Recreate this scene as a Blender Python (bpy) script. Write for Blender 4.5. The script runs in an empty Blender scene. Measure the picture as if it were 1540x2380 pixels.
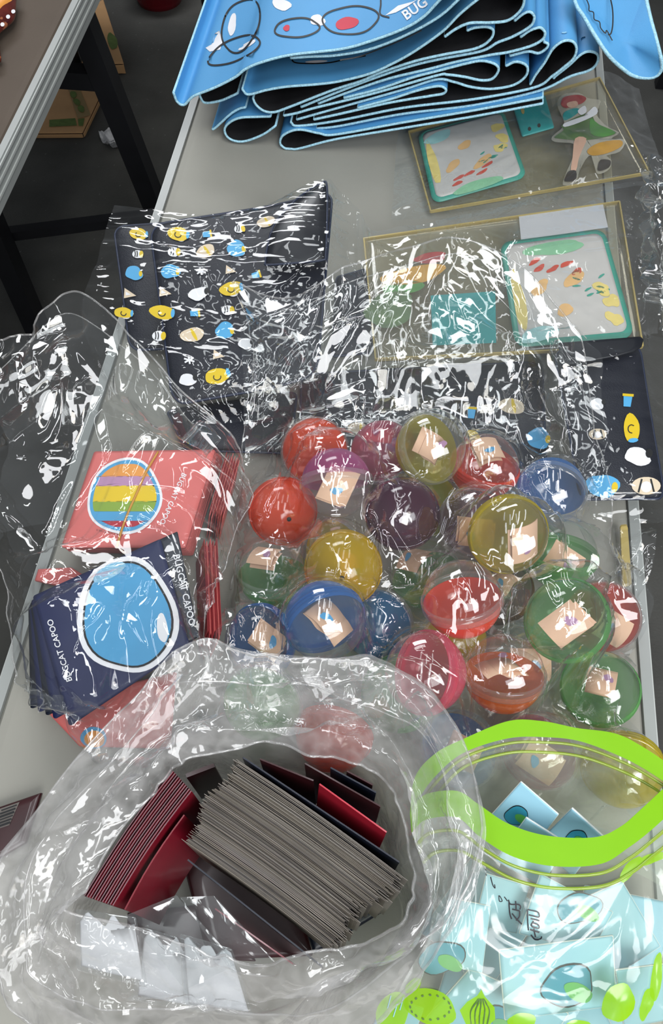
import bpy, math, random
import numpy as np
from mathutils import Vector, Matrix

# ------------------------------------------------------------------ camera, world, lights, exposure
scene = bpy.context.scene
COL = scene.collection
W, H, F = 1540.0, 2380.0, 1900.0          # photograph size and focal length in its pixels
TZ = 0.74                                 # table top height
PITCH, YAW = math.radians(60.1), math.radians(6.69)
CAM = np.array([0.0, 0.0, TZ + 0.73])
cam_d = bpy.data.cameras.new('camera'); cam = bpy.data.objects.new('camera', cam_d); COL.objects.link(cam)
cam.location = CAM; cam.rotation_euler = (math.pi / 2 - PITCH, 0, YAW)
cam_d.sensor_fit = 'VERTICAL'; cam_d.sensor_height = 24.0; cam_d.lens = F / H * 24.0
cam_d.clip_start = 0.02
scene.camera = cam

wd = bpy.data.worlds.new('overcast'); scene.world = wd; wd.use_nodes = True
bg = wd.node_tree.nodes['Background']
bg.inputs['Color'].default_value = (0.86, 0.93, 1.0, 1); bg.inputs['Strength'].default_value = 0.17

def light(name, kind, loc, target, energy, color=(1, 1, 1), size=(1, 1), angle=0.0):
    d = bpy.data.lights.new(name, kind); d.energy = energy; d.color = color
    if kind == 'AREA':
        d.shape = 'RECTANGLE'; d.size, d.size_y = size
    if kind == 'SUN':
        d.angle = angle
    o = bpy.data.objects.new(name, d); COL.objects.link(o); o.location = loc
    o.rotation_euler = (Vector(target) - Vector(loc)).to_track_quat('-Z', 'Y').to_euler()
    return o
light('daylight_sun', 'SUN', (1.3, -1.5, 4), (0, 0.3, TZ), 0.55, (1.0, 0.96, 0.90), angle=math.radians(14))
light('open_side_daylight', 'AREA', (0.9, -1.2, 2.4), (0.05, 0.1, TZ), 58, (0.97, 0.98, 1.0), (1.8, 1.0))
light('far_side_daylight', 'AREA', (-1.0, 2.9, 2.5), (-0.1, 0.6, TZ), 34, (0.97, 0.98, 1.0), (1.4, 0.6))
for k, (lx, ly, w, p) in enumerate([(-0.75, 1.5, 0.12, 4), (0.55, 1.25, 0.12, 4), (-0.1, 1.0, 0.10, 4), (-0.55, -0.1, 0.18, 10), (0.35, -0.2, 0.18, 10)]):  # unseen overhead strip lights, added for streak highlights on the film
    light('film_streak_light', 'AREA', (lx, ly, 3.0), (lx, ly, 0), p, (0.95, 0.98, 1.0), (w, 1.3))

scene.view_settings.view_transform = 'Standard'; scene.view_settings.look = 'None'
scene.view_settings.gamma = 1.0; scene.view_settings.exposure = -0.12
scene.view_settings.use_curve_mapping = False
try:
    scene.cycles.transparent_max_bounces = 18
    scene.cycles.max_bounces = 4; scene.cycles.diffuse_bounces = 2; scene.cycles.glossy_bounces = 2
    scene.cycles.use_denoising = True
    scene.cycles.caustics_reflective = False; scene.cycles.caustics_refractive = False
except Exception:
    pass

# ------------------------------------------------------------------ pixel -> place
_s, _c = math.sin(YAW), math.cos(YAW)
RT = np.array([_c, _s, 0.0]); HD = np.array([-_s, _c, 0.0])
FW = HD * math.cos(PITCH) + np.array([0, 0, -math.sin(PITCH)]); UP = np.cross(RT, FW)
def ray(px, py): return FW + RT * ((px - W / 2) / F) - UP * ((py - H / 2) / F)
def P(px, py, z=0.0):                     # pixel on the level z metres above the table top
    d = ray(px, py); return CAM + d * ((TZ + z - CAM[2]) / d[2])
def PY(px, py, Y):                        # pixel on the upright plane at distance Y
    d = ray(px, py); return CAM + d * (Y / d[1])
def proj(p):
    v = np.asarray(p) - CAM; zc = v @ FW
    return np.stack([W / 2 + F * (v @ RT) / zc, H / 2 - F * (v @ UP) / zc], -1)
def nrm(v):
    v = np.asarray(v, float); return v / (np.linalg.norm(v, axis=-1, keepdims=True) + 1e-12)

# ------------------------------------------------------------------ materials
def lin(c):
    if isinstance(c, str):
        c = tuple(int(c[i:i + 2], 16) / 255 for i in (0, 2, 4))
    return tuple((x / 12.92 if x <= 0.04045 else ((x + 0.055) / 1.055) ** 2.4) for x in c[:3]) + (1.0,)
class NT:
    def __init__(s, name):
        s.m = bpy.data.materials.new(name); s.m.use_nodes = True; s.t = s.m.node_tree; s.t.nodes.clear()
        s.out = s.t.nodes.new('ShaderNodeOutputMaterial')
    def n(s, kind, ins=None, **kw):
        nd = s.t.nodes.new(kind)
        for k, v in kw.items(): setattr(nd, k, v)
        for k, v in (ins or {}).items():
            sk = nd.inputs[k]
            if hasattr(v, 'node'): s.t.links.new(v, sk)
            else: sk.default_value = v
        return nd
    def math(s, op, a, b=0.0, clamp=False):
        nd = s.n('ShaderNodeMath', {0: a, 1: b}, operation=op); nd.use_clamp = clamp; return nd.outputs[0]
    def surf(s, sh): s.t.links.new(sh, s.out.inputs['Surface']); return s.m
def solid(name, col, rough=0.55, var=0.06, vscale=18.0, bump=0.0, bscale=300.0, metal=0.0, spec=0.5, coat=0.0, speck=None):
    t = NT(name); tc = t.n('ShaderNodeTexCoord').outputs['Object']
    c = lin(col)
    nz = t.n('ShaderNodeTexNoise', {'Vector': tc, 'Scale': vscale, 'Detail': 4.0}).outputs[0]
    rp = t.n('ShaderNodeMapRange', {0: nz, 1: 0.3, 2: 0.7, 3: 1 - var, 4: 1 + var}).outputs[0]
    mx = t.n('ShaderNodeVectorMath', {0: c[:3], 'Scale': rp}, operation='SCALE').outputs[0]
    if speck:
        sc, thr, scol = speck
        v = t.n('ShaderNodeTexNoise', {'Vector': tc, 'Scale': sc, 'Detail': 2.0}).outputs[0]
        f = t.n('ShaderNodeMapRange', {0: v, 1: thr, 2: thr + 0.06}).outputs[0]
        mx = t.n('ShaderNodeMix', {0: f, 6: mx, 7: lin(scol)}, data_type='RGBA').outputs[2]
    p = t.n('ShaderNodeBsdfPrincipled', {'Base Color': mx, 'Roughness': rough, 'Metallic': metal, 'Specular IOR Level': spec, 'Coat Weight': coat, 'Coat Roughness': 0.08})
    if bump:
        b = t.n('ShaderNodeTexNoise', {'Vector': tc, 'Scale': bscale, 'Detail': 3.0}).outputs[0]
        bn = t.n('ShaderNodeBump', {'Height': b, 'Strength': bump, 'Distance': 0.002}).outputs[0]
        t.t.links.new(bn, p.inputs['Normal'])
    return t.surf(p.outputs[0])
def film(name, haze=0.06, tint=(0.97, 0.98, 0.98), rough=0.05, refl=1.0, bump=0.3, scale=38.0, hazecol=(0.8, 0.82, 0.83), base=0.07, stretch=(1, 1, 1)):
    """thin clear plastic film: see-through, mirror-like at a slant, crinkled, a little milky on the wrinkles"""
    t = NT(name); tc = t.n('ShaderNodeTexCoord').outputs['Object']
    tc = t.n('ShaderNodeVectorMath', {0: tc, 1: stretch}, operation='MULTIPLY').outputs[0]
    nz = t.n('ShaderNodeTexNoise', {'Vector': tc, 'Scale': scale, 'Detail': 2.0, 'Roughness': 0.6}).outputs[0]
    rd = t.math('ABSOLUTE', t.math('SUBTRACT', nz, 0.5))                       # creased, ridge-like relief
    bn = t.n('ShaderNodeBump', {'Height': rd, 'Strength': bump, 'Distance': 0.35 / scale}).outputs[0]
    fc = t.n('ShaderNodeLayerWeight', {'Blend': 0.5, 'Normal': bn}).outputs['Facing']
    fr = t.math('ADD', t.math('MULTIPLY', t.math('POWER', fc, 3.5), 0.8 * refl), base * refl, True)
    gl = t.n('ShaderNodeBsdfAnisotropic', {'Color': (1, 1, 1, 1), 'Roughness': rough, 'Normal': bn}).outputs[0]
    tr = t.n('ShaderNodeBsdfTransparent', {'Color': tint + (1,)}).outputs[0]
    m1 = t.n('ShaderNodeMixShader', {0: fr, 1: tr, 2: gl}).outputs[0]
    df = t.n('ShaderNodeBsdfDiffuse', {'Color': hazecol + (1,)}).outputs[0]
    hf = t.n('ShaderNodeMapRange', {0: rd, 1: 0.0, 2: 0.22, 3: haze * 1.8, 4: haze * 0.4}).outputs[0]
    hf = t.math('ADD', hf, t.math('MULTIPLY', t.math('POWER', fc, 3.0), haze * 2.0), True)
    return t.surf(t.n('ShaderNodeMixShader', {0: hf, 1: m1, 2: df}).outputs[0])
def shell(name, col, dens, rough=0.08, deep=0.5):
    """moulded clear or tinted plastic shell"""
    t = NT(name); c = lin(col); tc = t.n('ShaderNodeTexCoord').outputs['Object']
    nz = t.n('ShaderNodeTexNoise', {'Vector': tc, 'Scale': 40.0, 'Detail': 2.0}).outputs[0]
    bn = t.n('ShaderNodeBump', {'Height': nz, 'Strength': 0.05, 'Distance': 0.002}).outputs[0]
    fc = t.n('ShaderNodeLayerWeight', {'Blend': 0.5, 'Normal': bn}).outputs['Facing']
    tint = tuple(1 - (1 - x) * deep for x in c[:3]) + (1,)
    tr = t.n('ShaderNodeBsdfTransparent', {'Color': tint}).outputs[0]
    df = t.n('ShaderNodeBsdfDiffuse', {'Color': c}).outputs[0]
    tl = t.n('ShaderNodeBsdfTranslucent', {'Color': c}).outputs[0]
    dd = t.n('ShaderNodeMixShader', {0: 0.4, 1: df, 2: tl}).outputs[0]
    df_f = t.math('ADD', t.math('MULTIPLY', t.math('POWER', fc, 2.0), min(1.0, dens * 1.2 + 0.10)), dens, True)
    m0 = t.n('ShaderNodeMixShader', {0: df_f, 1: tr, 2: dd}).outputs[0]
    gl = t.n('ShaderNodeBsdfAnisotropic', {'Color': (1, 1, 1, 1), 'Roughness': rough, 'Normal': bn}).outputs[0]
    fr = t.math('ADD', t.math('MULTIPLY', t.math('POWER', fc, 4.0), 0.7), 0.05, True)
    return t.surf(t.n('ShaderNodeMixShader', {0: fr, 1: m0, 2: gl}).outputs[0])

M = {}
M['floor'] = solid('asphalt', '4a4a47', 0.85, 0.25, 6.0, 0.6, 160.0, speck=(90.0, 0.70, '6b6c6a'))
M['table'] = solid('grey_plastic_top', '98978f', 0.6, 0.05, 9.0, 0.08, 250.0, spec=0.2)
M['table_far'] = solid('brown_grey_plastic_top', '5a5047', 0.65, 0.06, 9.0, 0.1, 250.0, spec=0.15)
M['trim'] = solid('grey_plastic_trim', '9a9e9c', 0.4, 0.04, 12.0)
M['trim_light'] = solid('pale_plastic_rib', 'b9bdba', 0.35, 0.03, 12.0)
M['blacksteel'] = solid('black_painted_steel', '15161a', 0.45, 0.2, 20.0)
M['card_box'] = solid('brown_cardboard', 'cfa272', 0.85, 0.08, 14.0, 0.2, 200.0)
M['tape'] = solid('pale_tape', 'a0885a', 0.4, 0.05)
M['greenprint'] = solid('faded_green_print', '647a3a', 0.7, 0.2, 60.0)
M['tissue'] = solid('white_tissue', 'e8e8ea', 0.9, 0.05, 30.0, 0.3, 120.0)
M['matblue'] = solid('sky_blue_fabric', '549fd6', 0.6, 0.04, 9.0, 0.12, 900.0)
M['matblack'] = solid('black_rubber', '15161a', 0.75, 0.2, 60.0, 0.35, 700.0)
M['matedge'] = solid('pale_blue_stitching', 'a9daee', 0.6, 0.22, 420.0, 0.6, 500.0)
M['white'] = solid('white_ink', 'eeeef2', 0.6, 0.03)
M['black'] = solid('black_ink', '121316', 0.55, 0.1)
M['red'] = solid('red_ink', 'c8213f', 0.55, 0.06)
M['navy'] = solid('navy_fabric', '0d1120', 0.5, 0.15, 14.0, 0.25, 700.0)
M['navyflap'] = solid('navy_smooth_lining', '0b0e18', 0.32, 0.1, 8.0)
M['piping'] = solid('dark_blue_piping', '1a2540', 0.45, 0.1, 60.0)
M['yellow'] = solid('yellow_ink', 'e3c219', 0.5, 0.05)
M['skyink'] = solid('light_blue_ink', '53ace0', 0.5, 0.05)
M['beige'] = solid('beige_ink', 'e2cfb4', 0.5, 0.05)
M['coral'] = solid('coral_paper', 'd86e6a', 0.55, 0.06, 25.0)
M['coraledge'] = solid('coral_paper_edge', '9c3338', 0.6, 0.1, 90.0)
M['navypaper'] = solid('navy_print', '18214c', 0.5, 0.07, 25.0)
M['blackpaper'] = solid('black_navy_print', '141a2a', 0.35, 0.1, 25.0)
M['skysticker'] = solid('blue_sticker', '4d9fd0', 0.5, 0.06, 25.0)
M['skysticker2'] = solid('pale_blue_sticker', '86bfdd', 0.5, 0.06, 25.0)
M['orange'] = solid('orange_ink', 'e79a45', 0.5, 0.05)
M['green'] = solid('green_ink', '86a53a', 0.5, 0.05)
M['mauve'] = solid('mauve_ink', 'b98bb0', 0.5, 0.05)
M['band'] = solid('tan_rubber', 'cc9440', 0.5, 0.08, 80.0)
M['peach'] = solid('peach_paper', 'ecc0a0', 0.7, 0.05, 60.0)
M['peachdark'] = solid('darker_peach_paper', 'd9a586', 0.7, 0.05, 60.0)  # a darker tone of the same peach paper
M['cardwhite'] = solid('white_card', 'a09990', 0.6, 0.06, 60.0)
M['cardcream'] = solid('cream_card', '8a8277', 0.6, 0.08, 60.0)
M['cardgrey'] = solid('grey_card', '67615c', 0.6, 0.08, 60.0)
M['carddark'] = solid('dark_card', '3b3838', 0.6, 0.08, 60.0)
M['darkred'] = solid('dark_red_gloss', '7c1224', 0.3, 0.15, 30.0, coat=0.5)
M['deepred'] = solid('deep_maroon', '32090f', 0.4, 0.2, 30.0, coat=0.3)
M['redface'] = solid('red_gloss', 'b32436', 0.28, 0.08, 30.0, coat=0.5)
M['edgepink'] = solid('pinkish_card_edge', '6a4a52', 0.5, 0.1, 80.0)
M['paleblue'] = solid('pale_blue_card', '93c4d8', 0.5, 0.04, 20.0)
M['cardedge'] = solid('white_card_edge', 'e6ecec', 0.6, 0.04, 60.0)
M['tealink'] = solid('teal_ink', '2b8ba6', 0.5, 0.05)
M['leafink'] = solid('leaf_green_ink', '53a84a', 0.5, 0.05)
M['tealbox'] = solid('teal_print', '2f9a98', 0.4, 0.07, 40.0)
M['tealrim'] = solid('teal_green_rim', '3f9a86', 0.4, 0.07, 40.0)
M['gold'] = solid('gold_tinted_edge', 'b8a464', 0.25, 0.08, 40.0, coat=0.6)
M['lime'] = solid('lime_plastic', '79b303', 0.5, 0.04, 20.0, spec=0.25)
M['limeclear'] = shell('lime_ridge', 'c3dd4a', 0.5, 0.15)
M['limeleaf'] = shell('lime_print_on_film', 'a9e01f', 0.8, 0.2)
M['marker'] = solid('black_marker', '10121c', 0.4, 0.1)
M['film'] = film('crisp_clear_film', 0.011, bump=0.30, scale=9.0, base=0.08, rough=0.045)
M['film_flat'] = film('sleeve_film', 0.02, bump=0.2, scale=22.0, rough=0.07, base=0.06)
M['film_wrinkly'] = film('tight_wrinkled_film', 0.005, bump=0.45, scale=13.0, rough=0.04, base=0.05, stretch=(0.55, 2.2, 1.5))
M['film_hazy'] = film('hazy_soft_film', 0.085, tint=(0.95, 0.95, 0.95), bump=0.5, scale=42.0, rough=0.09, refl=1.0, hazecol=(0.86, 0.85, 0.84))
M['film_zip'] = film('zip_bag_film', 0.085, tint=(0.94, 0.97, 0.90), bump=0.25, scale=12.0, rough=0.13, hazecol=(0.76, 0.84, 0.74), base=0.05)
M['acrylic'] = film('acrylic_sheet', 0.05, tint=(0.93, 0.90, 0.80), bump=0.02, scale=10.0, rough=0.06, hazecol=(0.66, 0.62, 0.48), base=0.05)

# ------------------------------------------------------------------ object helpers
def props(o, label=None, cat=None, group=None, kind=None):
    if label: o['label'] = label
    if cat: o['category'] = cat
    if group: o['group'] = group
    if kind: o['kind'] = kind
    return o
def thing(name, label, cat, loc=(0, 0, 0), group=None):
    o = bpy.data.objects.new(name, None); COL.objects.link(o); o.location = [float(x) for x in loc]
    o.empty_display_size = 0.03
    return props(o, label, cat, group)
def mesh(name, V, Fc, mat, parent=None, smooth=False):
    me = bpy.data.meshes.new(name)
    V = np.asarray(V, float)
    if parent is not None:
        V = V - np.array(parent.location) if parent.parent is None else V - np.array(parent.location) - np.array(parent.parent.location)
    me.from_pydata([tuple(v) for v in V], [], [tuple(int(i) for i in f) for f in Fc]); me.update()
    me.materials.append(mat if not isinstance(mat, str) else M[mat])
    if smooth: me.polygons.foreach_set('use_smooth', [True] * len(me.polygons))
    o = bpy.data.objects.new(name, me); COL.objects.link(o); o.parent = parent
    return o
def single(name, V, Fc, mat, label, cat, group=None, smooth=False):   # a thing that is one mesh, origin at its base centre
    V = np.asarray(V, float); c = V.mean(0); c[2] = V[:, 2].min()
    o = mesh(name, V - c, Fc, mat, None, smooth); o.location = c
    return props(o, label, cat, group)
def gridfaces(nu, nv, wrap=False):
    i, j = np.meshgrid(np.arange(nu - 1), np.arange(nv if wrap else nv - 1), indexing='ij')
    j2 = (j + 1) % nv
    return np.stack([i * nv + j, i * nv + j2, (i + 1) * nv + j2, (i + 1) * nv + j], -1).reshape(-1, 4)
def catmull(C, n, wrap=False):
    C = np.asarray(C, float); m = len(C)
    if wrap:
        E = np.concatenate([C[-1:], C, C[:2]]); t = np.linspace(0, m, n, endpoint=False)
    else:
        E = np.concatenate([2 * C[:1] - C[1:2], C, 2 * C[-1:] - C[-2:-1]]); t = np.linspace(0, m - 1, n)
    k = np.minimum(t.astype(int), (m if wrap else m - 1) - 1); f = (t - k).reshape((-1,) + (1,) * (C.ndim - 1))
    a, b, c, d = E[k], E[k + 1], E[k + 2], E[k + 3]
    return 0.5 * (2 * b + (c - a) * f + (2 * a - 5 * b + 4 * c - d) * f * f + (3 * b - a - 3 * c + d) * f ** 3)
def loft(rows, nu, nv, wrap=False):
    A = np.asarray(rows, float)
    A = catmull(A, nu)                                     # along rows
    return catmull(A.transpose(1, 0, 2), nv, wrap).transpose(1, 0, 2)
def grid_normals(G, wrap=False):
    du = np.gradient(G, axis=0)
    if wrap: dv = (np.roll(G, -1, 1) - np.roll(G, 1, 1)) / 2
    else: dv = np.gradient(G, axis=1)
    return nrm(np.cross(du, dv))
def trinoise(x, y, s, seed):
    r = np.random.RandomState(seed); T = r.uniform(-1, 1, (64, 64)); a = r.uniform(0, 6.28)
    xx = (x * math.cos(a) - y * math.sin(a)) / s + 500; yy = (x * math.sin(a) + y * math.cos(a)) / s + 500
    i = np.floor(xx).astype(int); j = np.floor(yy).astype(int); fx, fy = xx - i, yy - j
    h = lambda p, q: T[p % 64, q % 64]
    a_, b_, c_, d_ = h(i, j), h(i + 1, j), h(i, j + 1), h(i + 1, j + 1)
    lo = a_ + fx * (b_ - a_) + fy * (c_ - a_); hi = d_ + (1 - fx) * (c_ - d_) + (1 - fy) * (b_ - d_)
    return np.where(fx + fy < 1, lo, hi)
def crumple(G, seed, amp=1.0, big=0.07, wrap=False):
    du = np.linalg.norm(np.diff(G, axis=0), axis=-1).mean(1); dv = np.linalg.norm(np.diff(G, axis=1), axis=-1).mean(0)
    u = np.concatenate([[0], np.cumsum(du)])[:, None] + 0 * G[..., 0]; v = np.concatenate([[0], np.cumsum(dv)])[None] + 0 * G[..., 0]
    if wrap: L = v.max() + dv.mean(); R = L / 6.2832; x, y = u + R * np.cos(v / R), R * np.sin(v / R) + 0.37 * u
    else: x, y = u, v
    wx = x + 0.5 * big * trinoise(x, y, big * 0.8, seed + 5); wy = y + 0.5 * big * trinoise(x, y, big * 0.8, seed + 6)
    h = 0.15 * big * trinoise(wx, wy, big, seed) + 0.08 * big * trinoise(wx, wy, big * 0.42, seed + 1) + 0.022 * big * trinoise(wx, wy, big * 0.19, seed + 2)
    r = np.random.RandomState(seed + 9)                    # long creases: tent-shaped ridges
    for _ in range(int(min(60, 14 + 260 * (x.max() - x.min()) * (y.max() - y.min())))):
        cx, cy, a, ln, wd_ = r.uniform(x.min(), x.max()), r.uniform(y.min(), y.max()), r.uniform(0, 3.14), r.uniform(.03, .13), r.uniform(.004, .011)
        dx, dy = x - cx, y - cy; al = dx * math.cos(a) + dy * math.sin(a); ac = np.abs(-dx * math.sin(a) + dy * math.cos(a))
        h = h + r.choice([-1, 1]) * wd_ * r.uniform(.25, .6) * np.clip(1 - ac / wd_, 0, 1) * np.clip(1.3 - np.abs(al) / ln, 0, 1)
    return amp * h
class Surf:
    """a dense grid of points; hit() finds where a pixel's ray meets it"""
    def __init__(s, G, wrap=False):
        s.G = G; s.N = grid_normals(G, wrap); s.px = proj(G.reshape(-1, 3))
        flip = ((CAM - G) * s.N).sum(-1) < 0; s.N[flip] *= -1
    def hit(s, px, py, off=0.0006):
        k = int(((s.px - (px, py)) ** 2).sum(1).argmin())
        p, n = s.G.reshape(-1, 3)[k], s.N.reshape(-1, 3)[k]; d = ray(px, py); dn = d @ n
        if abs(dn) < 0.25: t = (p - CAM) @ FW
        else: t = ((p - CAM) @ n) / dn
        return CAM + d * t + n * off
def quad(c):                                              # four (px,py,z): top-left, top-right, bottom-right, bottom-left
    return [P(*q) for q in c]
def quadsurf(c, n=14, bulge=0.0, sag=None):
    a, b, cc, d = [np.asarray(q, float) for q in c]
    v, u = np.meshgrid(np.linspace(0, 1, n), np.linspace(0, 1, n), indexing='ij')
    G = a * ((1 - u) * (1 - v))[..., None] + b * (u * (1 - v))[..., None] + cc * (u * v)[..., None] + d * ((1 - u) * v)[..., None]
    N = nrm(np.cross(b - a, d - a)); N = N if N[2] > 0 else -N
    if bulge: G = G + N * (bulge * np.sin(np.pi * u) * np.sin(np.pi * v))[..., None]
    if sag is not None: G = G + N * sag(u, v)[..., None]
    return Surf(G)
def bil(S, u, v):
    G = S.G; n, m = G.shape[:2]; x = np.clip(v, 0, 1) * (n - 1); y = np.clip(u, 0, 1) * (m - 1)
    i = np.minimum(x.astype(int), n - 2); j = np.minimum(y.astype(int), m - 2); a = (x - i)[..., None]; b = (y - j)[..., None]
    f = lambda Q: Q[i, j] * (1 - a) * (1 - b) + Q[i + 1, j] * a * (1 - b) + Q[i, j + 1] * (1 - a) * b + Q[i + 1, j + 1] * a * b
    return f(G), nrm(f(S.N))
def rrect(r=0.08, asp=1.0, k=5):                          # rounded outline in uv; asp = width / height
    o = []
    rx, ry = r / max(asp, 1e-6), r
    for cx, cy, a0 in ((1 - rx, ry, -90), (1 - rx, 1 - ry, 0), (rx, 1 - ry, 90), (rx, ry, 180)):
        for q in range(k + 1):
            a = math.radians(a0 + 90 * q / k); o.append((cx + rx * math.cos(a), cy + ry * math.sin(a)))
    o2 = []
    for p, q in zip(o, o[1:] + o[:1]):                    # densify the long sides
        L = math.hypot(p[0] - q[0], p[1] - q[1]); n = max(1, int(L / 0.12))
        for i in range(n): o2.append((p[0] + (q[0] - p[0]) * i / n, p[1] + (q[1] - p[1]) * i / n))
    return np.array(o2)
def padVF(S, outline, th, lift=0.0, rings=(0.14, 0.4, 0.7, 0.93, 1.0), soft=0.35):
    c = outline.mean(0); n = len(outline); V = []; Fc = []
    def ring(r, h):
        uv = c + (outline - c) * r; p, nn = bil(S, uv[:, 0], uv[:, 1]); b = len(V); V.extend(p + nn * h); return b
    tops = [ring(max(r, 0.002), lift + th * (1 - (soft if r > 0.97 else 0))) for r in rings]
    bots = [ring(max(r, 0.002), lift + th * (soft if r > 0.97 else 0)) for r in rings] if th > 1e-4 else []
    def strip(a, b, fl):
        for i in range(n):
            q = (a + i, a + (i + 1) % n, b + (i + 1) % n, b + i); Fc.append(q if fl else q[::-1])
    for a, b in zip(tops, tops[1:]): strip(a, b, True)
    Fc.append(tuple(range(tops[0], tops[0] + n))[::-1])
    if bots:
        for a, b in zip(bots, bots[1:]): strip(a, b, False)
        Fc.append(tuple(range(bots[0], bots[0] + n))); strip(tops[-1], bots[-1], True)
    return np.array(V), Fc
def pad(name, S, outline, th, mat, parent, lift=0.0, smooth=True, soft=0.35):
    V, Fc = padVF(S, outline, th, lift, soft=soft); return mesh(name, V, Fc, mat, parent, smooth)
def decal(name, S, poly, mat, parent, off=0.0006, rings=(0.0, 0.4, 0.75, 1.0)):   # flat print, outline in photo pixels
    poly = np.asarray(poly, float); c = poly.mean(0); n = len(poly); V = [S.hit(c[0], c[1], off)]; Fc = []
    prev = None
    for r in rings[1:]:
        b = len(V); V += [S.hit(*(c + (p - c) * r), off) for p in poly]
        for i in range(n):
            Fc.append((0, b + i, b + (i + 1) % n) if prev is None else (prev + i, b + i, b + (i + 1) % n, prev + (i + 1) % n))
        prev = b
    return mesh(name, V, Fc, mat, parent, True)
def blob(cx, cy, rx, ry, rot=0.0, wob=0.08, n=26, seed=0):
    r = random.Random(seed); ph = [r.uniform(0, 6.28) for _ in range(3)]; o = []
    for k in range(n):
        a = 6.28319 * k / n; m = 1 + wob * (math.sin(2 * a + ph[0]) + 0.7 * math.sin(3 * a + ph[1]) + 0.4 * math.sin(5 * a + ph[2]))
        x, y = rx * m * math.cos(a), ry * m * math.sin(a)
        o.append((cx + x * math.cos(rot) - y * math.sin(rot), cy + x * math.sin(rot) + y * math.cos(rot)))
    return np.array(o)
def stroke(name, S, pts, wpx, mat, parent, off=0.0008, closed=False):                # inked line, photo pixels
    p = np.asarray(pts, float); p = catmull(p, max(2, len(p) * 5), closed) if len(p) > 2 else p
    d = nrm(np.roll(p, -1, 0) - np.roll(p, 1, 0)) if closed else nrm(np.gradient(p, axis=0)); q = np.stack([-d[:, 1], d[:, 0]], -1) * wpx / 2
    V = []; Fc = []; n = len(p)
    for a, b in zip(p + q, p - q): V += [S.hit(a[0], a[1], off), S.hit(b[0], b[1], off)]
    for i in range(n if closed else n - 1):
        j = (i + 1) % n; Fc.append((2 * i, 2 * i + 1, 2 * j + 1, 2 * j))
    return mesh(name, V, Fc, mat, parent, True)
def lettering(S, text, c, ang, wpx, mat, parent, off=0.0008, bold=0.02, shear=0.0, squash=1.0):
    cu = bpy.data.curves.new('lettering', 'FONT'); cu.body = text; cu.size = 1.0; cu.align_x = 'CENTER'; cu.align_y = 'CENTER'
    cu.offset = bold; cu.resolution_u = 3; cu.shear = shear
    ob = bpy.data.objects.new('lettering', cu); COL.objects.link(ob)
    bpy.context.view_layer.update()
    dg = bpy.context.evaluated_depsgraph_get(); me = bpy.data.meshes.new_from_object(ob.evaluated_get(dg))
    V = np.array([v.co[:] for v in me.vertices]); Fc = [tuple(p.vertices) for p in me.polygons]
    bpy.data.objects.remove(ob); bpy.data.curves.remove(cu); bpy.data.meshes.remove(me)
    s = wpx / (V[:, 0].max() - V[:, 0].min()); a = math.radians(ang); X, Y = V[:, 0] * s, -V[:, 1] * s * squash
    px = c[0] + X * math.cos(a) - Y * math.sin(a); py = c[1] + X * math.sin(a) + Y * math.cos(a)
    return mesh('lettering', [S.hit(x, y, off) for x, y in zip(px, py)], Fc, mat, parent)
def box_VF(lo, hi, bev=0.0):
    x0, y0, z0 = lo; x1, y1, z1 = hi
    V = [(x0, y0, z0), (x1, y0, z0), (x1, y1, z0), (x0, y1, z0), (x0, y0, z1), (x1, y0, z1), (x1, y1, z1), (x0, y1, z1)]
    return V, [(0, 3, 2, 1), (4, 5, 6, 7), (0, 1, 5, 4), (1, 2, 6, 5), (2, 3, 7, 6), (3, 0, 4, 7)]
def bar_VF(a, b, w, h, upv=(0, 0, 1)):
    a, b = np.array(a, float), np.array(b, float); d = nrm(b - a); s = nrm(np.cross(d, upv)); u = np.cross(s, d)
    V = [p + s * sx * w / 2 + u * sy * h / 2 for p in (a, b) for sx, sy in ((-1, -1), (1, -1), (1, 1), (-1, 1))]
    return V, [(3, 2, 1, 0), (4, 5, 6, 7), (0, 1, 5, 4), (1, 2, 6, 5), (2, 3, 7, 6), (3, 0, 4, 7)]
def tube_VF(pts, r, n=6):
    p = np.asarray(pts, float); d = nrm(np.gradient(p, axis=0)); ref = np.array([0.13, 0.31, 0.94])
    a = nrm(np.cross(d, ref)); b = np.cross(d, a); V = []
    for k in range(n):
        t = 6.28319 * k / n; V.append(p + (a * math.cos(t) + b * math.sin(t)) * r)
    V = np.stack(V, 1); Fc = [tuple(f) for f in gridfaces(len(p), n, True)]
    m = len(p) * n; Fc += [tuple(range(n))[::-1], tuple(range(m - n, m))]
    return V.reshape(-1, 3), Fc

# ------------------------------------------------------------------ the setting
def ground():
    n = 60; xs = np.linspace(-4, 3.5, n); ys = np.linspace(-2, 7, n); X, Y = np.meshgrid(xs, ys, indexing='ij')
    Z = 0.002 * trinoise(X, Y, 0.5, 3)
    o = mesh('floor', np.stack([X, Y, Z], -1).reshape(-1, 3), gridfaces(n, n), 'floor'); props(o, kind='structure')
    o['label'] = 'dark grey asphalt floor under the tables'
ground()

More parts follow.
